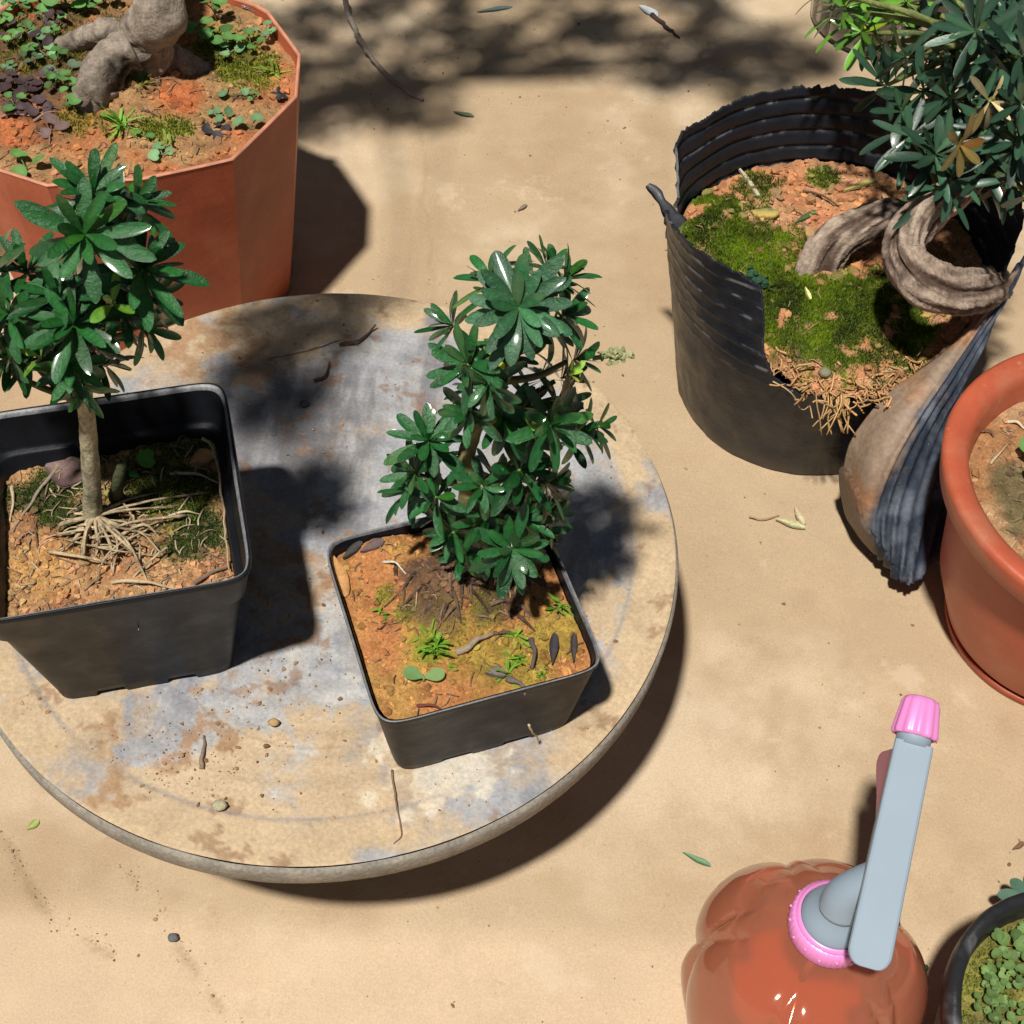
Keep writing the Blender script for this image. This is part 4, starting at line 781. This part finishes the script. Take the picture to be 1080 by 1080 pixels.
dc = A(.335, .5); dd = Gm[:, :, :2] - dc; dr = np.hypot(dd[..., 0], dd[..., 1]); lim = np.interp(Gm[..., 2], [0, .0109, .012, .016, .045, .085, .121, .122, .13, .1365, .1402], [.0765, .0765, .066, .070, .0805, .086, .088, .1, .102, .1035, .1]) + .0015; kk = np.where(dr < lim, lim / dr, 1); Gm[..., :2] = dc + dd * kk[..., None]
du = np.gradient(Gm, axis=0); dv = np.gradient(Gm, axis=1); Nn = np.cross(dv, du); Nn /= np.linalg.norm(Nn, axis=2)[..., None]; Nn *= np.sign(Nn[..., 2:3] + 1e-9)
v_ = np.linspace(0, 1, nv)[None, :]; u_ = np.linspace(0, 1, nu)[:, None]
amp = .0010 * smooth(.30, .42, v_ + 0 * u_); wv = np.sin(v_ * 2 * np.pi * 7.5); qr = v_ + .60 * (u_ - 1); wv = np.sin(qr * 2 * np.pi * 9.5); amp = .0012 * smooth(.17, .27, qr); S1 = Gm + Nn * (amp * wv + .0009 * fbm(Gm.reshape(-1, 3), 40, 3, 4).reshape(nu, nv))[..., None]
S1[-1, :, :2] += rng.normal(size=(nv, 2)) * .0006
fm = fbm(Gm.reshape(-1, 3), 35, 5, 6, .6).reshape(nu, nv); mud = smooth(.30, .14, qr + .16 * fm); scr = (smooth(.55, .95, wv) * smooth(-.3, .3, fbm(np.c_[(u_ + 0 * v_).ravel() * 6, (v_ + 0 * u_).ravel() * 30], 1, 4, 19).reshape(nu, nv)))
C = mixc(A(.020, .030, .050), A(.22, .25, .31), (scr * .32).clip(0, 1)); C = mixc(C, A(.15, .18, .23), smooth(.0, .4, fm) * .5 * np.ones_like(C[..., 0])); C = mixc(C, A(.30, .215, .15), mud * .9)
C = mixc(C, A(.36, .17, .08), mud * smooth(.1, .45, fbm(Gm.reshape(-1, 3), 22, 3, 61).reshape(nu, nv)) * .7)
S2 = S1 - Nn * .0022; idx = np.arange(nu * nv).reshape(nu, nv); loop = np.r_[idx[0, :], idx[1:, -1], idx[-1, -2::-1], idx[-2:0:-1, 0]]; m_ = nu * nv
l2 = np.roll(loop, -1); g = Geo(); g.add(np.vstack([S1.reshape(-1, 3), S2.reshape(-1, 3)]), [quads(nu, nv, False), quads(nu, nv, False)[:, ::-1] + m_, np.stack([loop, loop + m_, l2 + m_, l2], 1)], np.vstack([C.reshape(-1, 3), C.reshape(-1, 3) * .5]))
tag(g.build('plastic_sheet', M['sheet'], None, at(950, 520, 0)), 'torn muddy sheet of ribbed black plastic between the black and orange round pots', 'plastic sheet')
tag(flake(at(985, 384, .094), dirpx((965, 388), (1008, 380), .09), .026, .009, A(.34, .28, .22), 'dead_leaf', nz=(-.2, -.5, .8), seed=8), 'pale brown dead leaf stuck at the top of the muddy plastic sheet', 'dead leaf', 'dead leaves')

# ================================================================== ROUND ORANGE POT (right edge)
PR = A(.335, .5); ro = A(PR[0], PR[1], 0); ZO = .14
rp = thing('flower_pot', ro, 'round orange plastic pot with a thick rolled rim and dry soil at the right edge', 'flower pot')
V, F = lathe([(.0001, .008), (.060, .008), (.0655, .0085), (.0672, .011), (.0705, .020), (.0800, .045), (.0860, .085), (.0870, .110), (.0880, .122)], PR, 160); g = Geo(); g.add(V, F); g.build('pot_wall', M['terra'], rp, ro)
V, F = lathe([(.0870, .121), (.0990, .121), (.1010, .1235), (.1020, .130), (.1035, .1365), (.1030, .1395), (.1005, .1408), (.0960, .1402), (.0915, .1385), (.0885, .136), (.0868, .130), (.084, .116), (.080, .09)], PR, 160); g = Geo(); g.add(V, F); g.build('pot_rim', M['terra'], rp, ro)
V, F = lathe([(.0001, .004), (.0635, .004), (.0645, .0062), (.0660, .0060), (.0663, .005), (.0658, .0006), (.0001, .0003)], PR, 120); g = Geo(); g.add(V, F); g.build('base_ring', M['terra'], rp, ro)
def zf(P): return .118 + .003 * fbm(P, 25, 3, 4) + 0 * P[:, 0]
def cf(P):
    c = mixc(A(.46, .28, .15), A(.36, .18, .08), smooth(-.3, .4, fbm(P, 35, 4, 151))); c = mixc(c, A(.12, .105, .05), np.maximum(blob(P, 1070, 510, .118, .02, 152), blob(P, 1085, 540, .118, .02, 153)) * .85); return c
s = make_soil(PR[0], PR[1], lambda a: .0845 + 0 * np.asarray(a), zf, cf, .0016, 47, 1700, .0011, rp, ro, amp=.0011, clod=.0012)
rng = np.random.RandomState(2)
fibres(s, 110, 7, rp, ro, A(.12, .07, .04), A(.5, .36, .22), (.003, .010))
seedling(onsoil(s, 1090, 497, .118), 0, 3, .008, .014, A(.22, .42, .12), rng, rp, ro)
litter([('t', (1045, 490), (1062, 470), .0008, STR, 'twig', 'thin forked straw on the soil of the round orange pot', 'twig', 'twigs'),
        ('t', (1062, 445), (1080, 452), .0012, A(.6, .5, .36), 'twig', 'pale stub of straw at the back of the round orange pot', 'twig', 'twigs'),
        ('t', (1035, 455), (1048, 462), .0009, A(.15, .08, .05), 'twig', 'dark crumbly twig at the left of the round orange pot soil', 'twig', 'twigs')], s, .118, 440)

# ================================================================== SMALL BLACK POT (bottom right)
PS = A(.268, .219); bo2 = A(PS[0], PS[1], 0); ZT = .10
bp = thing('flower_pot', bo2, 'black rubbery pot with a thick uneven rim and leafy weeds, bottom right corner', 'flower pot')
Rr = Rci(.0655, .010, 2.0)
V, F = loft(PS[0], PS[1], [(0, .002, 0), (.75, .002, 0), (.78, .004, 0), (.93, .07, 0), (.95, .082, 0), (1.0, .088, 0), (1.0, .097, 0), (.985, .1005, 0), (.95, .1015, 0), (.91, .100, 0), (.885, .094, 0), (.86, .07, 0)], Rr, 180, lambda a: .0012 * np.sin(3 * a + 1) + .0007 * np.sin(9 * a))
V += (fbm(V, 80, 3, 3) * .0010)[:, None] * A(.5, .5, 1) * (V[:, 2:3] > .02)
g = Geo(); g.add(V, F, mixc(A(.022, .022, .025), A(.15, .15, .16), smooth(.15, .6, fbm(V, 60, 5, 77, .6)) * (V[:, 2] > .09))); g.build('pot', M['ribbed'], bp, bo2)
def zf(P): return .086 + .003 * fbm(P, 30, 3, 4)
def cf(P): return mixc(mixc(A(.22, .20, .05), A(.10, .085, .045), smooth(-.2, .3, fbm(P, 50, 4, 161))), A(.30, .34, .10), smooth(.1, .5, fbm(P, 70, 4, 162)) * .7)
s = make_soil(PS[0], PS[1], lambda a: Rr(a) * .885, zf, cf, .0016, 57, 900, .0012, bp, bo2)
mossify(s, lambda P: smooth(-.3, .2, fbm(P, 40, 3, 9)) * .9, 16000, .0024, .0006, A(.10, .12, .02), A(.26, .33, .05), 58, bp, bo2)
for q in ((1050, 1020), (1070, 1005), (1075, 1035), (1040, 1050), (1060, 1060), (1045, 1068), (1075, 1070), (1030, 1065), (1085, 1020), (1062, 1040), (1090, 1050), (1080, 990), (1055, 1000), (1036, 1035), (1100, 1010), (1070, 1085), (1050, 1085)) + tuple((1030 + 50 * rng.uniform(), 990 + 85 * rng.uniform()) for _ in range(9)):
    seedling(onsoil(s, *q, .086), 0, 3, .0024 * rng.uniform(.6, 1.3), .007, A(.16, .27, .08) * rng.uniform(.6, 1.2), rng, bp, bo2, 'weed')
# sprig beside it
g = Geo(); b0 = at(1085, 948, .03)
for dx, dy_, L in ((-1, .1, .016), (-.6, .9, .013), (.2, 1, .014), (-.9, -.5, .012), (.9, .3, .014)):
    V, F, vv, t_ = leafgeo(L, .007, .3, .2); g.add(place(V, b0, A(dx, dy_, .1), A(0, -.2, 1)), F, A(.08, .17, .12))
g.add(*tube(catmull([A(b0[0] + .01, b0[1] + .005, 0), (b0 + A(b0[0] + .01, b0[1] + .005, 0)) / 2 + A(.002, 0, 0), b0], 10), .0009, 6), A(.15, .2, .08)); tag(g.build('weed_sprig', M['weed'], None, A(b0[0], b0[1], 0)), 'blue green leafy sprig growing behind the rim of the bottom right black pot', 'weed')

# ================================================================== SPRAY BOTTLE
PSx = A(.1485, .249); sp0 = A(PSx[0], PSx[1], 0)
sb = thing('spray_bottle', sp0, 'translucent orange red spray bottle with blue grey trigger head and pink nozzle, bottom right', 'spray bottle')
def lob(a, z):
    k = smooth(.006, .03, z) * smooth(.112, .098, z); w_ = (z - .05) * 17; q_ = np.minimum(np.abs(np.cos(a * 2.5 + w_)), np.abs(np.cos(a * 2.5 - w_ + .9))); return 1 + k * (.14 * q_ ** .5 - .10)
pb = [(.0001, .003), (.030, .002), (.041, .002), (.046, .006), (.0505, .016), (.0535, .028), (.0555, .040), (.0560, .052), (.0550, .064), (.0525, .076), (.0485, .087), (.0440, .0955), (.0415, .099), (.0395, .1005), (.0370, .1030), (.0320, .108), (.0260, .1125), (.0200, .1160), (.0160, .118), (.0140, .1195), (.0135, .127)]
Pp = catmull(np.array([(r, z, 0) for r, z in pb]), 90)[:, :2]; Pp[:, 0] = Pp[:, 0].clip(.0001)
V, F = lathe(Pp, PSx, 200, lob); g = Geo(); g.add(V, F); g.build('bottle_body', M['sprayred'], sb, sp0)
Pw = [(r * .95, z) for r, z in Pp if .004 < z < .088] ; V, F = lathe([(.0001, .0045)] + Pw + [(.0001, .088)], PSx, 120, lob); g = Geo(); g.add(V, F); g.build('liquid', M['water'], sb, sp0)
g = Geo(); g.add(*tube([A(*PSx, .12), A(PSx[0] + .006, PSx[1] + .01, .06), A(PSx[0] + .012, PSx[1] + .02, .006)], .0022, 10), A(.6, .6, .6)); g.build('dip_tube', M['clear'], sb, sp0)
nb = 44
V, F = lathe([(.0150, .1185), (.0178, .1190), (.0184, .1205), (.0182, .1290), (.0172, .1305), (.0150, .1308)], PSx, 176, lambda a, z: 1 + (.018 * (np.cos(a * nb) > .3) if .1195 < z < .13 else 0)); g = Geo(); g.add(V, F); 
V, F = lathe([(.0150, .1310), (.0166, .1312), (.0168, .1325), (.0150, .1330)], PSx, 96); g.add(V, F)
for i in range(16):
    a1 = i * 2 * np.pi / 16; V = ICO_V * .0008 + A(PSx[0] + .0186 * math.cos(a1), PSx[1] + .0186 * math.sin(a1), .125 if i % 2 else .127); g.add(V, ICO_F)
g.build('collar', M['pink'], sb, sp0)
V, F = lathe([(.0150, .1315), (.0143, .1340), (.0128, .1368), (.0108, .1390), (.0088, .142), (.0070, .146), (.0001, .147)], PSx, 80); g = Geo(); g.add(V, F); g.build('neck', M['grey'], sb, sp0)
# trigger head: long flat topped shell; near end low and rounded, far end carries the nozzle
e0 = at(915, 1021, .160); e1 = at(965, 783, .196); d = nrm(e1 - e0); L = np.linalg.norm(e1 - e0); sd = nrm(np.cross(d, A(0, 0, 1))); upv = np.cross(sd, d)
ns = 40; g = Geo(); rings = []
for i in range(ns):
    t_ = (i / (ns - 1)) ** 1.5; c = e0 + d * L * t_; hw = .0090 * (1 - .10 * t_) * (math.sqrt(max(0, 1 - (1 - min(t_ / .075, 1)) ** 2)) * .62 + .38 if t_ < .075 else 1)
    dp = np.interp(t_, [0, .05, .12, .35, .6, .85, 1], [.0035, .007, .014, .021, .022, .017, .012]); ring = []
    for sx, sz in ((-1, -1), (-1, -.12), (-.95, -.03), (-.84, 0), (0, 0), (.84, 0), (.95, -.03), (1, -.12), (1, -1), (.8, -1.03), (-.8, -1.03)):
        taper = 1 - .25 * (sz < -.5); ring.append(c + sd * hw * sx * taper + upv * (dp * sz if sz < -.5 else .012 * sz))
    rings.append(ring)
V = np.array(rings).reshape(-1, 3); F = quads(ns, 11); V, f1 = fan_cap(V, 0, 11, True); V, f2 = fan_cap(V, (ns - 1) * 11, 11); g.add(V, [F, f1, f2])
hd = g.build('spray_head', M['grey'], sb, sp0, False); md_ = hd.modifiers.new('bevel', 'BEVEL'); md_.width = .0007; md_.segments = 2; md_.angle_limit = math.radians(50)
# riser from neck dome to head
g = Geo(); g.add(*tube(catmull([A(*PSx, .140), A(PSx[0] + .002, PSx[1] + .003, .150), e0 + d * L * .40 - upv * .012], 14), np.linspace(.0092, .0080, 14), 28)); g.build('riser', M['grey'], sb, sp0)
# nozzle
n0 = e1 - upv * .0055; V, F = lathe([(.0001, -.001), (.0072, -.001), (.0074, .003), (.0074, .004)], (0, 0), 40); 
def orient(V, o): return o + V[:, :1] * sd + V[:, 1:2] * upv + V[:, 2:3] * d
g = Geo(); g.add(orient(V, n0), F); g.build('nozzle_neck', M['grey'], sb, sp0)
V, F = lathe([(.0080, .0030), (.0094, .0032), (.0097, .0045), (.0080, .0175), (.0072, .0195), (.0058, .0202), (.0020, .0203), (.0001, .0195)], (0, 0), 120, lambda a, z: 1 + .035 * np.cos(12 * a) * (z < .018)); g = Geo(); g.add(orient(V * A(1, .95, 1), n0), F); g.build('nozzle_cap', M['pink'], sb, sp0)
# trigger lever
tp = catmull(np.array([(.97, -.008, 0), (.985, -.028, 0), (1.0, -.048, 0), (.97, -.056, 0), (.90, -.050, 0), (.78, -.034, 0), (.66, -.022, 0), (.60, -.012, 0)]), 36); m_ = len(tp)
V = np.vstack([e0 + d * (L * tp[:, :1]) + upv * tp[:, 1:2] - sd * (.0062 + .0 * tp[:, :1]), e0 + d * (L * tp[:, :1]) + upv * tp[:, 1:2] + sd * .0062]); j = np.arange(m_); k2 = (j + 1) % m_
V, f1 = fan_cap(V, 0, m_, True); V, f2 = fan_cap(V, m_, m_); g = Geo(); g.add(V, [np.stack([j, k2, k2 + m_, j + m_], 1), f1, f2]); g.build('trigger', M['pinkclear'], sb, sp0, False)

# ================================================================== CLEAR TUB behind the ribbed pot
cc = at(932, 22, 0.0); cc = A(cc[0], cc[1] + .0, 0); co_ = cc
ct = thing('clear_tub', co_, 'clear plastic tub with soil and weeds half hidden behind the ribbed black pot, top right', 'tub')
V, F = lathe([(.0001, .001), (.064, .001), (.0665, .004), (.070, .06), (.0725, .095), (.0745, .096), (.0745, .098), (.0715, .0975), (.0685, .06), (.065, .005)], cc[:2], 120, lambda a, z: 1 + .02 * np.sin(14 * a) * (z > .01)); g = Geo(); g.add(V, F); g.build('tub_wall', M['clear'], ct, co_)
def zf(P): return .045 + .004 * fbm(P, 30, 3, 4)
def cf(P): return mixc(A(.42, .22, .10), A(.16, .20, .04), smooth(-.1, .3, fbm(P, 40, 4, 171)))
s = make_soil(cc[0], cc[1], lambda a: .050 + 0 * np.asarray(a), zf, cf, .002, 67, 700, .0014, ct, co_)
V, F = lathe([(.0001, .0015), (.045, .0015), (.050, .045)], cc[:2], 60); g = Geo(); g.add(V, F, SOD); g.build('root_ball', M['soil'], ct, co_)
for i in range(9):
    q2 = s.sample(1, rng, .8)[0]; seedling(A(q2[0], q2[1], float(s.h(q2[None])[0])), 0, 3, .006, .01, A(.16, .30, .06), rng, ct, co_)

# ================================================================== LOOSE THINGS ON GROUND AND BOARD
tag(twig([at(360, -12, .012), at(372, 25, .009), at(390, 58, .006), at(415, 85, .003), at(446, 106, .0016)], .0026, A(.33, .28, .23), 'branch', n=10, seed=4, taper=.6), 'long curved bare branch lying on the ground right of the orange planter', 'branch')
def gl(q0, q1, W, c, name, lab, cat, grp=None, z=.002, **k): return tag(flake(at(*[(a + b) / 2 for a, b in zip(q0, q1)], z), dirpx(q0, q1, z), np.linalg.norm(at(*q1, z) - at(*q0, z)), W, c, name, th=.0006, **k), lab, cat, grp)
gl((720, 899), (750, 913), .0035, A(.16, .30, .16), 'fallen_leaf', 'narrow blue green leaf on bare ground above the spray bottle', 'leaf', 'fallen leaves', matn='weed')
gl((28, 875), (41, 865), .0045, A(.38, .46, .14), 'fallen_leaf', 'small pale green leaf on ground at the far left below the round board', 'leaf', 'fallen leaves', matn='weed')
gl((966, 1030), (979, 1018), .004, A(.03, .09, .035), 'fallen_leaf', 'short dark green leaf on ground touching the right side of the spray bottle', 'leaf', 'fallen leaves', matn='weed')
gl((1068, 896), (1081, 888), .003, A(.16, .09, .05), 'dead_leaf', 'tiny brown leaf on the ground at the right edge below the orange pot', 'dead leaf', 'dead leaves')
gl((503, 13), (541, 6), .005, A(.16, .24, .22), 'fallen_leaf', 'grey green narrow leaf in shade on the ground at the top edge', 'leaf', 'fallen leaves', matn='weed')
gl((478, 118), (500, 122), .0045, A(.08, .11, .06), 'fallen_leaf', 'dull green leaf in shade at the tip of the curved branch', 'leaf', 'fallen leaves')
gl((546, 222), (556, 215), .003, A(.22, .16, .11), 'dead_leaf', 'tiny brown flake on sunlit ground above the central tree', 'dead leaf', 'dead leaves')
gl((674, 6), (694, 16), .009, A(.62, .66, .72), 'paper_scrap', 'white scrap on the shaded ground at the top of the photo', 'paper scrap', None, matn='pale', tip=.3)
tag(twig([at(688, 16, .002), at(702, 27, .003), at(718, 40, .002)], .0022, A(.05, .03, .028), 'stick', seed=14), 'short dark stick beside the white scrap at the top of the photo', 'stick')
gl((818, 548), (850, 556), .006, A(.42, .40, .22), 'dead_leaf', 'faded grey green leaf pressed into bare ground between the board and the ribbed pot', 'dead leaf', 'dead leaves', z=.0016)
gl((838, 535), (848, 553), .005, A(.44, .38, .24), 'dead_leaf', 'faded tan leaf crossing the grey green one on bare ground', 'dead leaf', 'dead leaves', z=.0022)
tag(twig([at(790, 545, .001), at(805, 548, .002), at(822, 543, .001)], .0006, A(.35, .22, .12), 'twig', seed=15), 'hair thin brown twig on bare ground left of the pressed leaves', 'twig', 'twigs')
Zb = ZD + .0012
tag(twig([at(283, 376, Zb), at(310, 372, Zb), at(340, 364, Zb), at(358, 358, Zb + .001), at(375, 362, Zb)], .0008, A(.45, .36, .26), 'twig', seed=16), 'long pale twig on the back of the round board', 'twig', 'twigs')
tag(twig([at(358, 363, Zb), at(378, 360, Zb + .002), at(390, 352, Zb), at(397, 343, Zb + .003)], .0011, A(.10, .05, .035), 'twig', seed=17), 'dark red brown twig at the end of the pale one on the board', 'twig', 'twigs')
tag(twig([at(331, 401, Zb), at(342, 396, Zb + .001), at(347, 382, Zb + .001)], .0010, A(.05, .035, .03), 'twig', seed=18), 'short bent black twig on blue grey paint of the board between the pots', 'twig', 'twigs')
tag(twig([at(212, 812, Zb), at(214, 798, Zb + .001), at(216, 775, Zb)], .0013, A(.24, .18, .12), 'twig', seed=19), 'stubby crooked stick on the rust patch at the front of the board', 'twig', 'twigs')
tag(twig([at(413, 812, Zb), at(418, 845, Zb + .0006), at(423, 878, Zb), at(416, 890, Zb)], .0006, A(.20, .13, .08), 'twig', seed=20), 'wavy thin root on mud below the front of the central pot', 'twig', 'twigs')
def stone(q, z, r, c, lab, sd_):
    rg = np.random.RandomState(sd_); p = at(*q, z); V, F = lathe([(.0001, -.9), (.7, -.6), (1, 0), (.8, .55), (.4, .85), (.0001, .95)], (0, 0), 16); V = V * (1 + .18 * fbm(V, 2, 3, sd_))[:, None]
    g = Geo(); g.add(p + A(0, 0, r * .45) + V * A(r, r * .8, r * .6), F, c); tag(g.build('pebble', M['litter'], None, p), lab, 'pebble', 'pebbles')
stone((232, 851), Zb, .0036, A(.42, .38, .24), 'pale yellow grey pebble near the front edge of the round board', 1)
stone((289, 763), Zb, .0028, A(.45, .28, .13), 'orange clay pebble on the board left of the central pot', 2)
stone((183, 990), .001, .0030, A(.12, .13, .13), 'dark grey pebble in the crack of the ground at the lower left', 3)
stone((321, 427), Zb, .0028, A(.06, .05, .05), 'black pebble on the board behind the left rim of the central pot', 4)
# crumbs
rng = np.random.RandomState(77)
def crumbs(n, lo_, hi_): return rng.uniform(lo_, hi_, (n, 2))
g = Geo(); q = rng.uniform(0, 1, (1500, 2)) ** .9; a_ = q[:, 0] * 2 * np.pi; r_ = DR * .97 * np.sqrt(q[:, 1]); P = np.c_[DC[0] + r_ * np.cos(a_), DC[1] + r_ * np.sin(a_)]
P = P[(vn(P * 18, 4) + rng.normal(size=len(P)) * .35) > .15]; cl = [at(195, 800, ZD)[:2] + rng.normal(size=2) * A(.022, .014) for _ in range(170)] + [at(260, 730, ZD)[:2] + rng.normal(size=2) * A(.03, .016) for _ in range(110)] + [at(230, 340, ZD)[:2] + rng.normal(size=2) * .03 for _ in range(90)]
P = np.vstack([P, cl]); P = P[np.hypot(*(P - DC).T) < DR * .97]
ok = np.ones(len(P), bool)
for c_, h_, y_ in ((PC, .048, YW), (PL, .046, YL)):
    dl = P - c_; uu = dl[:, 0] * math.cos(y_) + dl[:, 1] * math.sin(y_); vv_ = -dl[:, 0] * math.sin(y_) + dl[:, 1] * math.cos(y_); ok &= ~((np.abs(uu) < h_) & (np.abs(vv_) < h_))
P = P[ok]; sz = .0005 * (.5 + rng.pareto(3, len(P))).clip(.4, 3)
grains(g, np.c_[P, np.full(len(P), ZD + .0006)], sz, A(.32, .19, .10) * rng.uniform(.4, 1.6, (len(P), 1)), rng); tag(g.build('soil_crumbs', M['grain'], None, A(*DC, ZD), False), 'scattered brown crumbs of earth on top of the round board', 'soil crumbs', None, 'stuff')
g = Geo(); P = rng.uniform((-.42, .15), (.45, 1.15), (5200, 2)); P = P[(vn(P * 9, 5) + rng.normal(size=len(P)) * .4) > .2]
for L_, n_ in ((CR1, 80), (CR2, 95)):
    L_ = np.array(L_); t_ = rng.uniform(0, len(L_) - 1.001, n_); i_ = t_.astype(int); P = np.vstack([P, L_[i_] + (t_ - i_)[:, None] * (L_[i_ + 1] - L_[i_]) + rng.normal(size=(n_, 2)) * .003])
for c_, r_ in ((DC, .13), (PB, .1), (PR, .08), (PO, .11), (PSx, .05), (PS, .06)): P = P[np.hypot(*(P - c_).T) > r_]
hh = (fbm(P, 5, 4, 3) * .0022 + fbm(P, 40, 4, 5) * .0007); sz = .00045 * (.5 + rng.pareto(3, len(P))).clip(.4, 3.5)
grains(g, np.c_[P, hh + sz * .3], sz, mixc(A(.45, .32, .19), A(.18, .11, .06), rng.uniform(0, 1, len(P))) * rng.uniform(.7, 1.3, (len(P), 1)), rng); tag(g.build('ground_crumbs', M['grain'], None, None, False), 'fine grit and crumbs scattered over the bare tan ground', 'grit', None, 'stuff')
